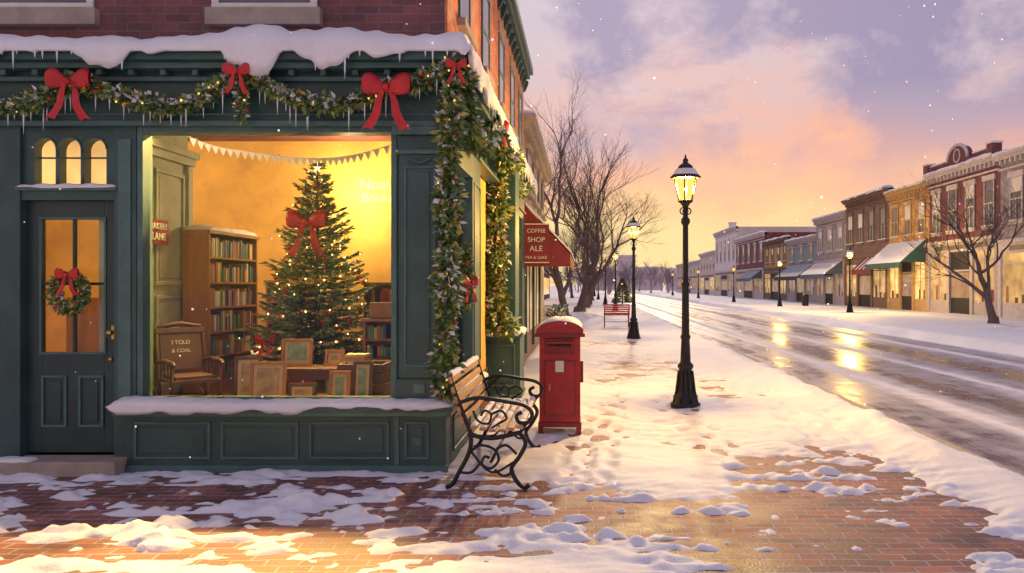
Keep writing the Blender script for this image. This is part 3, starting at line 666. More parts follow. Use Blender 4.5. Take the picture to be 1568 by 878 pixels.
for nm, c, s_ in (('red_bow', (-4.26, 6.47, 3.27), .36), ('red_bow', (-1.635, 6.47, 3.22), .40), ('red_bow', (-2.85, 6.42, 3.35), .22)):
    w = MB(); bow(w, c, s_); w.build(nm)
w = MB(); bow(w, (-1.05, 6.42, 3.40), .17); w.build('red_bow')
w = MB(); bow(w, (-.98, 9.0, 3.42), .26, Matrix.Rotation(math.pi/4, 4, 'Z')); w.build('red_bow')
w = MB(); c = Vector((-4.42, 6.73, 1.54)); garland(w, [c+Vector((.135*math.cos(a), 0, .135*math.sin(a))) for a in [2*math.pi*i/16 for i in range(17)]], .05, 1800, .045, .1, 5, 18); bow(w, (-4.41, 6.68, 1.68), .2); w.build('door_wreath')

# ------------------------------------------------------------------ street lamp
GOLDB = mat('bulb', (1, .8, .5), .3, emis=(1, .72, .3), es=4)
def lamp_mesh():
    b = MB()
    prof = [(.20, 0), (.20, .05), (.165, .07), (.165, .15), (.14, .17), (.12, .22), (.10, .34), (.085, .5), (.105, .52), (.105, .56), (.07, .60), (.056, .9), (.068, .92), (.068, .94), (.052, .97), (.045, 1.6), (.056, 1.62), (.056, 1.65), (.041, 1.68), (.036, 2.42), (.06, 2.46), (.06, 2.50), (.034, 2.54), (.03, 2.66), (.06, 2.71), (.10, 2.74), (.10, 2.76), (.02, 2.765)]
    b.lathe(prof, (0, 0, 0), IRON, 16)
    for k in range(8):
        a = k*math.pi/4; b.tube([(.17*math.cos(a), .17*math.sin(a), .06), (.135*math.cos(a), .135*math.sin(a), .2), (.1*math.cos(a), .1*math.sin(a), .48)], .014, IRON, 5)
    for sg in (-1, 1):
        b.tube([(sg*(.03+.05*math.sin(t)), 0, 2.57+.05*(1-math.cos(t))*.9) for t in [i*.5 for i in range(10)]], .009, IRON, 5)
        b.tube([(0, sg*(.03+.05*math.sin(t)), 2.57+.05*(1-math.cos(t))*.9) for t in [i*.5 for i in range(10)]], .009, IRON, 5)
    b.lathe([(.095, 2.765), (.165, 3.06)], (0, 0, 0), LGLASS, 6, False)
    for k in range(6):
        a = k*math.pi/3; b.tube([(.097*math.cos(a), .097*math.sin(a), 2.76), (.168*math.cos(a), .168*math.sin(a), 3.07)], .009, IRON, 5)
    b.lathe([(.16, 3.05), (.205, 3.055), (.205, 3.075), (.17, 3.10), (.12, 3.17), (.095, 3.2), (.10, 3.21), (.085, 3.225), (.05, 3.25), (.03, 3.27), (.04, 3.29), (.03, 3.31), (.012, 3.33), (.014, 3.345), (.001, 3.38)], (0, 0, 0), IRON, 12)
    b.lathe([(.185, 3.093), (.165, 3.118), (.13, 3.175), (.117, 3.178)], (0, 0, 0), SNOW, 12)
    b.ball((0, 0, 2.9), .03, GOLDB, 8)
    return b
base = lamp_mesh().build('lamp_post_and_lantern'); lamp_me = base.data; bpy.data.objects.remove(base)
def street_lamp(x, y, s=1, power=0, rot=0):
    e_ = empty('street_lamp', (x, y, 0)); o = bpy.data.objects.new('post_and_lantern', lamp_me); COL.objects.link(o); o.parent = e_; o.scale = (s, s, s); o.rotation_euler[2] = rot
    if power:
        l = bpy.data.lights.new('lantern_light', 'POINT'); l.energy = power; l.color = (1, .60, .13); l.shadow_soft_size = .08
        lo = bpy.data.objects.new('lantern_light', l); COL.objects.link(lo); lo.parent = e_; lo.location = (0, 0, 2.93*s)
street_lamp(1.33, 10.32, .985, 2500, .3)
street_lamp(1.45, 23.1, 1.08, 1500)
for x_, y_, s_, p_ in ((1.85, 46.8, 1.13, 900), (1.65, 62, 1.1, 0), (1.5, 85, 1.1, 0), (1.4, 110, 1.2, 0), (15.1, 44.6, 1.13, 5000), (14.5, 58.2, 1.08, 2200), (14.1, 74, 1.05, 0), (13.8, 95, 1.1, 0), (13.5, 120, 1.1, 0)):
    street_lamp(x_, y_, s_, p_)

# ------------------------------------------------------------------ post box
b = MB(); w = .205
for sx_ in (-1, 1):
    for sy_ in (-1, 1): b.box(sx_*.19-.025, sx_*.19+.025, sy_*.16-.025, sy_*.16+.025, 0, .09, PBRED2)
b.box(-w-.012, w+.012, -.195, .195, .08, .13, PBRED2); b.box(-w, w, -.18, .18, .13, 1.02, PBRED)
arch = lambda W, z0_, h_: [(-W, z0_)]+[(W*math.cos(math.pi-math.pi*k/14), z0_+.03+h_*math.sin(math.pi*k/14)) for k in range(15)]+[(W, z0_)]
b.prism(arch(w+.03, 1.02, .11), 'y', -.22, .22, PBRED); b.prism([(-w-.045, 1.0), (-w-.045, 1.03), (w+.045, 1.03), (w+.045, 1.0)], 'y', -.235, .235, PBRED2)
b.box(-.15, .15, -.20, -.178, .82, .98, PBRED2); b.box(-.115, .115, -.204, -.198, .90, .925, BLACK); b.box(-.13, .13, -.235, -.198, .93, .95, PBRED)
b.box(-.16, .16, -.19, -.178, .20, .76, PBRED2); b.box(-.145, .145, -.196, -.188, .215, .745, PBRED)
b.box(-.045, .04, -.2, -.195, .64, .755, PAPER); b.box(-.11, -.095, -.206, -.195, .45, .52, BRASS)
b.box(w-.002, w+.03, -.08, .05, .52, .74, PBRED2)
n = 14
vs = []; fs_ = []
rows_ = 10
for j in range(rows_+1):
    yy = -.225+.45*j/rows_; ed = math.sqrt(max(.0, 1-abs(2*j/rows_-1)**4))
    for k in range(n+1):
        a = math.pi*(.10+.8*k/n); th = .04*ed*(.3+1.1*float(vn(k*.7, j*.6, 9)))*(math.sin(math.pi*k/n)**.5 if 0 < k < n else 0)
        vs.append(((w+.03+th)*math.cos(math.pi-a), yy, 1.049+(.11+th)*math.sin(a)))
for j in range(rows_):
    for k in range(n): fs_.append((j*(n+1)+k, j*(n+1)+k+1, (j+1)*(n+1)+k+1, (j+1)*(n+1)+k))
b.add(vs, fs_, SNOW, True)
pb = b.build('post_box', None, .008); pb.location = (-.26, 8.45, 0.02); pb.scale = (1.05, 1.05, 1.04)

# ------------------------------------------------------------------ bench
def bench(name, loc, length, rot, seatmat, ironmat, snow=True):
    e_ = empty(name, loc); e_.rotation_euler = (0, 0, rot); b = MB()
    def C(pts, y, r=.014): b.tube([(p[0], y, p[1]) for p in [(q.x, q.z) for q in smoothpath([(u, 0, z) for u, z in pts], 5)]], r, ironmat, 7)
    for y in (0, length):
        C([(-.02, .86), (.02, .74), (.08, .58), (.14, .42), (.13, .28), (.05, .12), (.0, .03), (-.05, .0)], y, .018)
        C([(.52, .43), (.57, .35), (.52, .24), (.46, .15), (.50, .05), (.56, .0), (.60, .02)], y, .018)
        C([(.12, .42), (.3, .385), (.53, .43)], y, .018)
        C([(.05, .66), (.2, .70), (.42, .67), (.56, .64), (.62, .58), (.59, .51), (.52, .51), (.50, .56), (.54, .59)], y, .016)
        C([(.53, .43), (.56, .48), (.60, .52)], y, .014)
        C([(.14, .28), (.22, .33), (.32, .30), (.36, .22), (.30, .15), (.23, .18), (.25, .24), (.29, .23)], y, .011)
        C([(.50, .26), (.42, .33), (.34, .30)], y, .011); C([(.05, .12), (.15, .12), (.22, .2)], y, .011); C([(.48, .13), (.4, .09), (.33, .14)], y, .011)
        C([(.16, .60), (.2, .52), (.28, .5), (.3, .57), (.25, .6), (.22, .56)], y, .010); C([(.3, .57), (.38, .6), (.42, .54), (.36, .5), (.3, .46)], y, .010); C([(.08, .58), (.14, .63), (.2, .69)], y, .010)
        C([(.13, .3), (.3, .12), (.48, .2)], y, .010)
    b.tube([(.3, 0, .2), (.3, length, .2)], .012, ironmat, 6)
    b.build('iron_ends', e_)
    b = MB()
    for i in range(6):
        u = .14+i*.072; z = .43+.012*abs(i-2.5)
        b.box(u, u+.055, -.03, length+.03, z, z+.025, seatmat)
    for i in range(5):
        z = .50+i*.078; u = .105-(z-.42)*.29
        T = Matrix.Translation((u, 0, z)) @ Matrix.Rotation(-.28, 4, 'Y'); b.box(-.012, .014, -.03, length+.03, 0, .055, seatmat, T)
    b.build('slats', e_, .005)
    if snow:
        b = MB()
        for i in range(6):
            u = .142+i*.072; zz = .4555+.012*abs(i-2.5)
            y = -.02
            while y < length:
                l_ = random.uniform(.1, .5); y1 = min(length+.02, y+l_)
                if random.random() < .85:
                    n_ = 8; vs = []
                    for k in range(n_+1):
                        t_ = k/n_; h_ = .022*math.sin(math.pi*t_)**.4*random.uniform(.7, 1.1) if 0 < k < n_ else 0
                        yk = y+(y1-y)*t_; vs += [(u, yk, zz), (u+.012, yk, zz+h_), (u+.038, yk, zz+h_), (u+.05, yk, zz)]
                    b.add(vs, [(k*4+j, k*4+j+1, k*4+j+5, k*4+j+4) for k in range(n_) for j in range(3)], SNOW, True)
                y = y1+random.uniform(0, .08)
        vs = []; n_ = 40
        for k in range(n_+1):
            yk = length*k/n_; h_ = .035*(.6+.8*float(vn(k*.35, 2, 4))); u = -.018
            vs += [(u-.022, yk, .868), (u-.012, yk, .87+h_), (u+.012, yk, .87+h_), (u+.024, yk, .866)]
        b.add(vs, [(k*4+j, k*4+j+1, k*4+j+5, k*4+j+4) for k in range(n_) for j in range(3)], SNOW, True)
        b.build('snow_on_slats', e_)
    return e_
bench('park_bench', (-1.03, 6.12, 0.02), 1.5, 0, WOODB, IRON)
bench('park_bench', (1.65, 29, 0.03), .9, math.pi/2, PBRED, PBRED2, False)

# ------------------------------------------------------------------ bare trees
def tree_mesh(seed, H, m, depth=6, spread=.55, tr=.17, trunkf=.28, kids=2, up=.08):
    R = random.Random(seed); b = MB()
    def grow(p, d, l, r, k):
        n = 4 if k > 2 else 3; pts = [p]; rad = [r]; q = p.copy(); dd = d.copy()
        for i in range(n):
            dd = (dd+Vector((R.gauss(0, .13), R.gauss(0, .13), R.gauss(.03, .07)))).normalized(); q = q+dd*l/n; pts.append(q.copy()); rad.append(r*(1-.42*(i+1)/n))
        b.tube(pts, rad, m, 7 if r > .05 else (5 if r > .015 else 3))
        if k == 0: return
        nk = kids+(1 if R.random() < .6 else 0)
        for i in range(nk):
            t_ = R.uniform(.4, 1) if i else 1; f = t_*n; j = min(n-1, int(f)); o = pts[j].lerp(pts[j+1], f-j)
            ax = Vector((R.gauss(0, 1), R.gauss(0, 1), R.gauss(0, .6))).normalized(); nd = (dd+ax*spread*(R.uniform(.8, 1.5) if i else .45)+Vector((0, 0, up))).normalized()
            grow(o, nd, l*R.uniform(.66, .92), r*(.56 if i else .66)*R.uniform(.85, 1.1), k-1)
    b.lathe([(tr*1.6, -.05), (tr*1.25, .08), (tr*1.02, .3)], (0, 0, 0), m, 8)
    grow(Vector((0, 0, 0)), Vector((0, 0, 1)), H*trunkf, tr, depth)
    return b
def place_tree(name, mb, loc, H, wide):
    o = mb.build(name); zm = max(v.co.z for v in o.data.vertices); xs_ = sorted(v.co.x for v in o.data.vertices); hw = (xs_[int(len(xs_)*.98)]-xs_[int(len(xs_)*.02)])/2
    s = H/zm; k = wide/hw; o.location = loc; o.scale = (k, k, s); return o
tA = place_tree('bare_tree', tree_mesh(11, 9.6, BARK, 8, .62, .16, .2), (-.75, 33, 0), 10.6, 2.6)
tB = place_tree('bare_tree', tree_mesh(23, 10, BARK, 8, .6, .24, .2), (-.28, 46, 0), 10.8, 3.1)
for i, (x_, y_, s2, me_) in enumerate(((.2, 54, .95, tA), (.4, 62, .95, tA), (.7, 80, .85, tB), (-1.5, 95, 1.0, tA), (.9, 110, .9, tB))):
    o = bpy.data.objects.new('bare_tree', me_.data); COL.objects.link(o); o.location = (x_, y_, 0); o.scale = me_.scale*s2; o.rotation_euler[2] = 1.3+i*2
tC = place_tree('bare_tree', tree_mesh(44, 6, BARK, 8, .7, .15, .24, up=.05), (16.7, 32, 0), 6.8, 2.5)
tdo = tree_mesh(51, 6, BARKF, 5, .6, .16, .25, 3).build('tmp'); dm = tdo.data; bpy.data.objects.remove(tdo)
dt = empty('distant_trees', (14, 180, 0))
for i in range(34):
    o = bpy.data.objects.new('distant_tree_crown', dm); COL.objects.link(o); o.parent = dt
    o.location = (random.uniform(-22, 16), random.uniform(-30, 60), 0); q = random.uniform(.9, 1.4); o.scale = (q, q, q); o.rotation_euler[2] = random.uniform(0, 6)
b = MB(); b.tube([(0, 0, 0), (0, 0, 2.2)], [.06, .01], BARK, 6)
for i in range(2600):
    t_ = random.random()**1.4; R = .8*(1-t_)+.03; a = random.uniform(0, 6.3); rr_ = R*random.uniform(.3, 1)
    b.leaf((math.cos(a)*rr_, math.sin(a)*rr_, .25+1.9*t_), (math.cos(a), math.sin(a), -.3), .18, .03, random.choice([NE1, NE1, NE2, NE3]))
o = b.build('pine_tree'); o.location = (3.0, 62, 0)

# ------------------------------------------------------------------ second building left, awning
e2 = empty('awning_shop_building', (-3, 19, 0))
def under(o, e_): o.parent = e_; o.matrix_parent_inverse = Matrix.Translation(-Vector(e_.location)); return o
b = MB(); b.box(-7, -1.24, 15.78, 24, 0, 5.0, TAN)
b.box(-7, -1.1, 15.77, 24.1, 4.75, 4.85, STONE); b.box(-7, -1.0, 15.76, 24.2, 4.85, 5.05, STONE)
for y0 in (16.6, 18.6, 20.6, 22.4):
    b.box(-1.25, -1.2, y0, y0+.9, 3.6, 4.5, DARKGL); b.box(-1.25, -1.12, y0-.08, y0+.98, 3.5, 3.6, STONE); b.box(-1.25, -1.15, y0-.08, y0+.98, 4.5, 4.6, STONE)
for y0 in (16.2, 18.6, 21.2): b.box(-1.25, -1.21, y0, y0+1.9, .6, 2.5, LITDIM); b.box(-1.25, -1.18, y0-.1, y0, .2, 2.6, GREEN); b.box(-1.22, -1.19, y0+.9, y0+.95, .6, 2.5, GREEN)
snow_ledge(b, 15.8, 24.1, 'y', -1.5, -1.0, 5.05, .12, .06, 12)
under(b.build('walls'), e2)
b = MB()
b.prism([(-1.24, 3.25), (-.30, 2.25), (-.30, 1.98), (-1.24, 1.98)], 'y', 16.0, 16.03, DRED)
b.add([(-1.24, 16.0, 3.25), (-.30, 16.0, 2.25), (-.30, 22, 2.25), (-1.24, 22, 3.25)], [(0, 1, 2, 3)], DRED)
b.add([(-1.2, 15.97, 3.235), (-.27, 15.97, 2.255), (-.27, 22, 2.255), (-1.2, 22, 3.235), (-1.2, 15.97, 3.30), (-.27, 15.97, 2.30), (-.27, 22, 2.30), (-1.2, 22, 3.30)], [(0, 1, 5, 4), (4, 5, 6, 7), (1, 2, 6, 5)], SNOW)
for k in range(20):
    b.box(-.31, -.29, 16.03+k*.3, 16.03+k*.3+.29, 1.98-.03*(k % 2), 2.25, DRED)
under(b.build('awning'), e2)
b = MB(); b.box(-1.235, -.72, 15.90, 15.94, 2.05, 2.85, DRED); b.box(-1.235, -.72, 15.895, 15.90, 2.05, 2.07, PAPER); b.box(-1.235, -.72, 15.895, 15.90, 2.83, 2.85, PAPER); under(b.build('hanging_sign'), e2)
for tx, z, s_ in (('COFFEE', 2.70, .11), ('SHOP', 2.52, .14), ('ALE', 2.34, .16), ('TEA & CAKE', 2.16, .08)):
    under(text(tx, (-.98, 15.89, z), s_, PAPER, None), e2)
for k, (y0, y1, x_, h_, m_) in enumerate(((26, 38, -2.8, 4.6, BRICK), (40, 58, -3.4, 5.2, TAN), (60, 95, -4.2, 6, BRICK))):
    e3 = empty('brick_shop', (x_-3, (y0+y1)/2, 0)); b = MB(); b.box(x_-6, x_, y0, y1, 0, h_, m_); b.box(x_-6, x_+.2, y0-.1, y1+.1, h_, h_+.25, STONE)
    y = y0+.6
    while y < y1-1.5:
        b.box(x_-.01, x_+.03, y, y+1.3, .6, 2.4, LIT); b.box(x_-.01, x_+.04, y+.1, y+1.1, 3.0, 4.0, DARKGL); b.box(x_-.01, x_+.1, y, y+1.2, 2.9, 3.0, WHITE); y += 2.2
    snow_ledge(b, y0-.1, y1+.1, 'y', x_-.5, x_+.2, h_+.25, .15, .08, 20+k, step=.2)
    under(b.build('walls'), e3)
b = MB(); b.lathe([(.22, 0), (.26, .5), (.28, .52), (.26, .55), (.2, .55)], (0, 0, 0), STONE, 12)
for i in range(300):
    a = random.uniform(0, 6.3); r_ = random.uniform(0, .25); b.leaf((math.cos(a)*r_, math.sin(a)*r_, .55+random.uniform(0, .25)), (math.cos(a), math.sin(a), .8), .15, .03, random.choice([NE1, NE2, SNOW]))
o = b.build('stone_planter'); o.location = (-.9, 24.5, 0)
o2 = bpy.data.objects.new('stone_planter', o.data); COL.objects.link(o2); o2.location = (-.95, 30, 0)

# ------------------------------------------------------------------ far side shops
def far_building(name, y0, y1, h, wall, trim, nwin, gf=3.7, awn=None, lit=LIT, winh=(.28, .72), pediment=False, x=20.7, frontm=None, glassm=DARKGL, chimney=False, seed=0):
    e_ = empty(name, (x+4, (y0+y1)/2, 0)); b = MB(); fm = frontm or trim
    y0 += .01; y1 -= .01
    b.box(x, x+11, y0, y1, 0, h, wall)
    b.box(x-.12, x+.002, y0, y1, gf-.55, gf-.05, fm); b.box(x-.28, x+.001, y0, y1, gf-.05, gf+.12, trim)
    b.box(x-.135, x-.119, y0+1, y1-1, gf-.42, gf-.18, TR_SIGN)
    n_ = 3; seg = (y1-y0)/n_
    for i in range(n_+1):
        yc = min(max(y0+seg*i, y0+.15), y1-.15); b.box(x-.16, x+.001, yc-.15, yc+.15, 0, gf-.55, fm)
    for i in range(n_):
        ya, yb = y0+seg*i+.16, y0+seg*(i+1)-.16
        if i == 0: ya += .14
        if i == n_-1: yb -= .14
        if i == 1:
            b.box(x-.04, x+.001, ya, yb, 0, gf-.55, BLACK); b.box(x-.07, x-.038, ya+.1, yb-.1, .9, 2.3, LITFAINT); b.box(x-.08, x-.038, ya, yb, 2.35, 2.45, fm)
        else:
            b.box(x-.09, x+.001, ya, yb, 0, .75, fm); b.box(x-.05, x+.001, ya, yb, .75, gf-.55, lit); b.box(x-.08, x-.045, (ya+yb)/2-.03, (ya+yb)/2+.03, .75, gf-.55, fm)
            b.box(x-.08, x-.045, ya, yb, gf-1.1, gf-1.04, fm)
            yy = ya+.2
            while yy < yb-.3:
                b.box(x-.06, x-.048, yy, yy+random.uniform(.15, .4), .75, .75+random.uniform(.2, .9), random.choice([WOODM, WOODD, DRED, BRICK])); yy += random.uniform(.5, 1.1)
    zt0, zt1 = gf+(h-gf)*winh[0]-.2, gf+(h-gf)*winh[1]; seg = (y1-y0)/nwin; ww = min(1.1, seg*.5)
    for i in range(nwin):
        yc = y0+seg*(i+.5); a, c = yc-ww/2, yc+ww/2
        b.box(x-.03, x+.001, a, c, zt0, zt1, glassm)
        b.box(x-.13, x+.001, a-.12, c+.12, zt0-.16, zt0, trim); b.box(x-.11, x+.001, a-.12, c+.12, zt1, zt1+.28, trim)
        for (q0, q1, w0, w1) in ((a, a+.07, zt0, zt1), (c-.07, c, zt0, zt1), (a+.07, c-.07, (zt0+zt1)/2-.035, (zt0+zt1)/2+.035), (yc-.025, yc+.025, zt0, (zt0+zt1)/2-.035)): b.box(x-.07, x-.028, q0, q1, w0, w1, trim)
        b.box(x-.15, x, a-.12, c+.12, zt0+.001, zt0+.05, SNOW)
        if random.random() < .6: b.box(x-.035, x-.029, a+.07, c-.07, zt1-(zt1-zt0)*random.uniform(.2, .6), zt1-.01, WHITE)
    b.box(x-.12, x+.3, y0, y1, h-.75, h-.66, trim); b.box(x-.30, x+.3, y0, y1, h-.25, h-.1, trim); b.box(x-.42, x+.3, y0, y1, h-.1, h+.04, trim)
    y = y0+.1
    while y < y1-.2: b.box(x-.26, x+.001, y, y+.14, h-.5, h-.25, trim); y += .45
    snow_ledge(b, y0, y1, 'y', x+.28, x-.42, h+.04, .14, .08, int(y0), step=.15)
    if pediment:
        yc = (y0+y1)/2
        poly = [(yc-1.6, h+.04), (yc-1.5, h+.35)]+[(yc-1.1*math.cos(math.pi*k/10), h+.4+.75*math.sin(math.pi*k/10)) for k in range(11)]+[(yc+1.5, h+.35), (yc+1.6, h+.04)]
        b.prism(poly, 'x', x-.25, x+.1, wall)
        b.tube([(x-.26, yc-1.15*math.cos(math.pi*k/10), h+.4+.8*math.sin(math.pi*k/10)) for k in range(11)], .09, trim, 6)
        b.tube([(x-.27, yc+.35*math.cos(math.pi*k/8), h+.6+.35*math.sin(math.pi*k/8)) for k in range(17)], .05, trim, 6)
        for yy in (y0+.3, y1-.3): b.box(x-.4, x+.1, yy-.28, yy+.28, h+.04, h+.6, wall); b.box(x-.45, x+.12, yy-.33, yy+.33, h+.6, h+.7, SNOW)
        b.box(x-.2, x+.1, y0+.58, yc-1.62, h+.04, h+.45, wall); b.box(x-.2, x+.1, yc+1.62, y1-.58, h+.04, h+.45, wall)
        b.box(x-.24, x+.12, y0+.58, yc-1.62, h+.45, h+.53, SNOW); b.box(x-.24, x+.12, yc+1.62, y1-.58, h+.45, h+.53, SNOW)
    if chimney: b.box(x+2, x+3, y1-1.6, y1-.6, h, h+1.7, wall); b.box(x+1.9, x+3.1, y1-1.7, y1-.5, h+1.7, h+1.85, SNOW)
    under(b.build('walls_and_windows'), e_)
    if awn:
        b = MB(); ya, yb, vm, tm, z1_, z0_, out = awn
        b.add([(x-.13, ya, z1_), (x-out, ya, z0_), (x-out, yb, z0_), (x-.13, yb, z1_)], [(0, 1, 2, 3)], tm)
        b.add([(x-.13, ya, z1_-.01), (x-out, ya, z0_-.01), (x-.13, ya, z0_-.01)], [(0, 1, 2)], vm); b.add([(x-.13, yb, z1_-.01), (x-out, yb, z0_-.01), (x-.13, yb, z0_-.01)], [(0, 1, 2)], vm)
        y = ya; k = 0
        while y < yb-.05:
            b.box(x-out-.02, x-out+.01, y, min(yb, y+.42), z0_-.36+.03*(k % 2), z0_-.005, vm); y += .43; k += 1
        if tm is not SNOW:
            y = ya
            while y < yb-.4:
                d_ = .012; b.add([(x-.13, y, z1_+d_), (x-out, y, z0_+d_), (x-out, y+.3, z0_+d_), (x-.13, y+.3, z1_+d_)], [(0, 1, 2, 3)], SNOW); y += .75
        under(b.build('awning'), e_)
FB_RED = brick_mat('far_dark_red_brick', (.22, .055, .065), (.15, .045, .055), (.2, .12, .13)); FB_OCH = brick_mat('far_ochre_brick', (.66, .38, .12), (.54, .29, .09), (.42, .3, .18))
FB_BR = brick_mat('far_brown_brick', (.21, .13, .12), (.16, .10, .10), (.18, .14, .14)); FB_GR = brick_mat('far_grey_brick', (.36, .31, .35), (.29, .26, .30), (.32, .28, .33))
FB_TEAL = mat('far_teal_clapboard', (.20, .29, .33), .7); FB_WH = mat('far_white_render', (.75, .68, .68), .8, .12, 1); FB_CR = mat('far_cream_render', (.66, .56, .46), .8)
TR_ST = mat('far_stone_trim', (.60, .54, .56), .8); TR_BR = mat('far_brown_trim', (.17, .11, .09), .7); TR_OC = mat('far_ochre_trim', (.50, .33, .17), .7); TR_GR = mat('far_grey_trim', (.42, .38, .44), .7)
TR_SIGN = mat('shop_sign_board', (.16, .12, .10), .6, .5, 3)
AGREEN = mat('awning_green', (.02, .10, .10), .7); ABLUE = mat('awning_blue_grey', (.10, .13, .19), .7); ABLK = mat('awning_black', (.04, .04, .06), .7)
far_building('grey_stone_shop', 24, 39, 8.0, FB_GR, TR_ST, 5, lit=LITDIM)
far_building('red_brick_shop', 39, 47, 8.1, FB_RED, TR_ST, 4, 4.0, None, LITDIM, (.2, .72), True, frontm=TR_GR)
far_building('ochre_brick_shop', 47, 53.2, 7.8, FB_OCH, TR_OC, 3, 3.9, (47.2, 53.0, AGREEN, SNOW, 4.4, 3.0, 1.7), LIT)
far_building('brown_brick_shop', 53.2, 62, 8.2, FB_BR, TR_BR, 4, 3.7, (53.6, 57.5, DRED, DRED, 3.6, 2.7, 1.1), LITDIM)
far_building('grey_brick_shop', 62, 70, 7.4, FB_GR, TR_GR, 3, 3.6, (62.5, 69.5, ABLUE, WHITE, 3.6, 2.5, 1.6), LITFAINT)
far_building('teal_shop', 70, 79.6, 6.0, FB_TEAL, TR_GR, 3, 3.4, (70.5, 79, ABLK, ABLUE, 3.5, 2.4, 1.6), LITFAINT)
far_building('ochre_shop', 79.6, 90, 6.5, FB_OCH, TR_BR, 4, 3.4, None, LITDIM)
far_building('red_brick_house', 90, 107, 7.7, FB_RED, TR_ST, 5, 3.5, (91, 99, ABLUE, ABLUE, 3.4, 2.4, 1.5), LITFAINT)
far_building('white_rendered_shop', 107, 124, 9.6, FB_WH, TR_ST, 5, 3.6, None, LITFAINT, chimney=True)
far_building('cream_shop', 124, 140, 7.0, FB_CR, TR_ST, 5, 3.4, None, LITDIM)
far_building('grey_brick_shop', 140, 175, 6.0, FB_CR, TR_ST, 7, 3.4, None, LITFAINT)
b = MB()
HZ = mat('hazy_distant_wall', (.72, .60, .58), .9); HZW = mat('hazy_window', (.5, .43, .45), .7)  # wall and window colours lightened to stand in for distance haze
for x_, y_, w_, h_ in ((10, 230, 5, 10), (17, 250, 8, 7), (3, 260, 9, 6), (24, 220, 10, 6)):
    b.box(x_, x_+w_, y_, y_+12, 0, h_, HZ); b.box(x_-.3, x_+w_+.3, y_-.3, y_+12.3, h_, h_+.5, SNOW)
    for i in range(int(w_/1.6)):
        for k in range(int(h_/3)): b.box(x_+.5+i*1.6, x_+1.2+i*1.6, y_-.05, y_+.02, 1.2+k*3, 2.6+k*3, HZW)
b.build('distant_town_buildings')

b = MB(); b.lathe([(.25, 0), (.27, .75), (.3, .78), (.25, .86), (.05, .95), (.001, .95)], (0, 0, 0), IRON, 12); o = b.build('litter_bin'); o.location = (16.9, 60, 0)

b = MB()
for i in range(300):
    y = random.uniform(4.5, 14); b.ball((random.uniform(-.75, .55)*y, y, random.uniform(.1, 1.6+.36*y)), random.choice((.003, .004, .005, .006, .009)), FLAKE, 6)
b.build('falling_snow')

# ------------------------------------------------------------------ world
sun_el, az = math.radians(24), math.atan2(.08, 1)
w = bpy.data.worlds.new('World'); scene.world = w; w.use_nodes = True; N, L = w.node_tree.nodes, w.node_tree.links
bg = N['Background']; tc = N.new('ShaderNodeTexCoord'); sp = N.new('ShaderNodeSeparateXYZ'); L.new(tc.outputs['Generated'], sp.inputs[0])
mp = N.new('ShaderNodeMapping'); mp.inputs['Scale'].default_value = (1, 1, 2.2); L.new(tc.outputs['Generated'], mp.inputs[0])
n1 = N.new('ShaderNodeTexNoise'); n1.inputs['Scale'].default_value = 3.6; n1.inputs['Detail'].default_value = 10; n1.inputs['Roughness'].default_value = .6; n1.inputs['Distortion'].default_value = .2; L.new(mp.outputs[0], n1.inputs['Vector'])
ma = N.new('ShaderNodeMath'); ma.operation = 'MULTIPLY_ADD'; ma.inputs[1].default_value = .36; L.new(n1.outputs[0], ma.inputs[0])
mb_ = N.new('ShaderNodeMath'); mb_.operation = 'SUBTRACT'; mb_.inputs[1].default_value = .19; L.new(sp.outputs[2], mb_.inputs[0]); L.new(mb_.outputs[0], ma.inputs[2])
cr = N.new('ShaderNodeValToRGB'); e = cr.color_ramp.elements
stops = [(0, (1, .74, .34)), (.05, (1, .69, .31)), (.10, (1, .56, .28)), (.155, (.90, .45, .32)), (.21, (.78, .47, .43)), (.28, (.66, .51, .56)), (.4, (.60, .54, .64)), (.7, (.46, .47, .62)), (1, (.40, .43, .60))]
e[0].position = 0; e[0].color = (*stops[0][1], 1); e[1].position = 1; e[1].color = (*stops[-1][1], 1)
for p, c in stops[1:-1]: q = e.new(p); q.color = (*c, 1)
L.new(ma.outputs[0], cr.inputs[0])
n2 = N.new('ShaderNodeTexNoise'); n2.inputs['Scale'].default_value = 5.0; n2.inputs['Detail'].default_value = 12; n2.inputs['Roughness'].default_value = .6; n2.inputs['Distortion'].default_value = .25
mp2 = N.new('ShaderNodeMapping'); mp2.inputs['Scale'].default_value = (1, 1, 1.6); mp2.inputs['Location'].default_value = (1.7, .6, 2.4); L.new(tc.outputs['Generated'], mp2.inputs[0]); L.new(mp2.outputs[0], n2.inputs['Vector'])
xm = N.new('ShaderNodeMapRange'); xm.inputs[1].default_value = .05; xm.inputs[2].default_value = .36; xm.inputs[3].default_value = -.03; xm.inputs[4].default_value = .10; L.new(sp.outputs[0], xm.inputs[0])
xa = N.new('ShaderNodeMath'); L.new(n2.outputs[0], xa.inputs[0]); L.new(xm.outputs[0], xa.inputs[1])
cm = N.new('ShaderNodeMapRange'); cm.inputs[1].default_value = .47; cm.inputs[2].default_value = .60; L.new(xa.outputs[0], cm.inputs[0])
hm = N.new('ShaderNodeMapRange'); hm.inputs[1].default_value = .11; hm.inputs[2].default_value = .24; hm.inputs[4].default_value = .95; L.new(sp.outputs[2], hm.inputs[0])
mm = N.new('ShaderNodeMath'); mm.operation = 'MULTIPLY'; L.new(cm.outputs[0], mm.inputs[0]); L.new(hm.outputs[0], mm.inputs[1])
mx = N.new('ShaderNodeMix'); mx.data_type = 'RGBA'; L.new(mm.outputs[0], mx.inputs['Factor']); L.new(cr.outputs[0], mx.inputs['A']); mx.inputs['B'].default_value = (.33, .27, .43, 1)
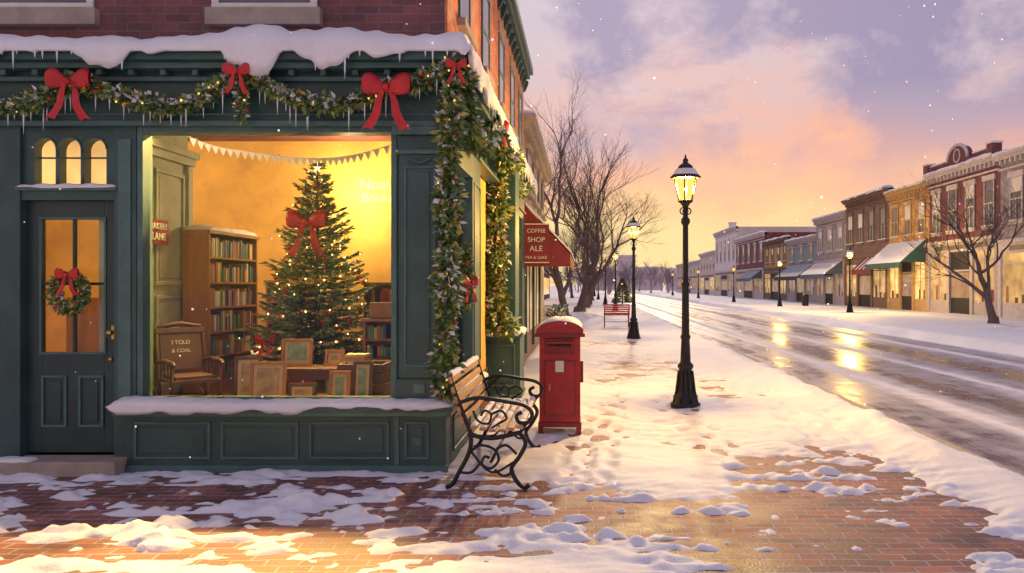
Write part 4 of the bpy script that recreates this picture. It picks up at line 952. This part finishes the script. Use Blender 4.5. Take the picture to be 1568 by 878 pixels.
sk = N.new('ShaderNodeTexSky'); sk.sky_type = 'NISHITA'; sk.sun_disc = False; sk.sun_elevation = sun_el; sk.sun_rotation = az
sc = N.new('ShaderNodeVectorMath'); sc.operation = 'SCALE'; sc.inputs['Scale'].default_value = .005; L.new(sk.outputs[0], sc.inputs[0])
av = N.new('ShaderNodeVectorMath'); av.operation = 'ADD'; L.new(mx.outputs['Result'], av.inputs[0]); L.new(sc.outputs[0], av.inputs[1])
L.new(av.outputs[0], bg.inputs[0]); bg.inputs[1].default_value = .98

def light(name, typ, loc, energy, col, size=.2, dirv=None, sy=None, spread=None):
    l = bpy.data.lights.new(name, typ); l.energy = energy; l.color = col; o = bpy.data.objects.new(name, l); COL.objects.link(o); o.location = loc
    if typ == 'AREA':
        l.size = size
        if sy: l.shape = 'RECTANGLE'; l.size_y = sy
        if spread: l.spread = math.radians(spread)
    elif typ == 'POINT': l.shadow_soft_size = size
    elif typ == 'SUN': l.angle = size
    if dirv: o.rotation_euler = Vector(dirv).to_track_quat('-Z', 'Y').to_euler()
    return o
light('sun', 'SUN', (5, 40, 20), 1.0, (1, .74, .48), math.radians(2), (-math.sin(az)*math.cos(sun_el), -math.cos(az)*math.cos(sun_el), -math.sin(sun_el)))
light('shop_ceiling_light', 'AREA', (-3.0, 7.5, 3.7), 170, (1, .72, .38), 2.0, (0, .75, -1), .5)
light('shop_window_light', 'AREA', (-2.7, 8.0, 3.6), 1300, (1, .60, .16), 1.5, (.03, -1.0, -1), .3, 95)
light('shop_back_light', 'POINT', (-2.95, 9.95, 2.85), 105, (1, .76, .36), .12)
light('shop_entry_light', 'POINT', (-5.3, 8.2, 3.0), 140, (1, .74, .40), .15)
light('side_room_light', 'POINT', (-2.3, 13, 3.0), 240, (1, .70, .34), .2)

# ------------------------------------------------------------------ camera
cd = bpy.data.cameras.new('Camera'); cam = bpy.data.objects.new('Camera', cd); COL.objects.link(cam); scene.camera = cam
cam.location = (0, 0, 1.6); cam.rotation_euler = (math.pi/2, 0, 0)
cd.sensor_width = 36; cd.lens = 36*1200/1568; cd.shift_x = -111/1568; cd.shift_y = -.0013; cd.clip_end = 5000; cd.clip_start = .05
scene.view_settings.view_transform = 'Standard'; scene.view_settings.look = 'None'; scene.view_settings.exposure = 0
print('faces', sum(len(o.data.polygons) for o in scene.objects if o.type == 'MESH'))
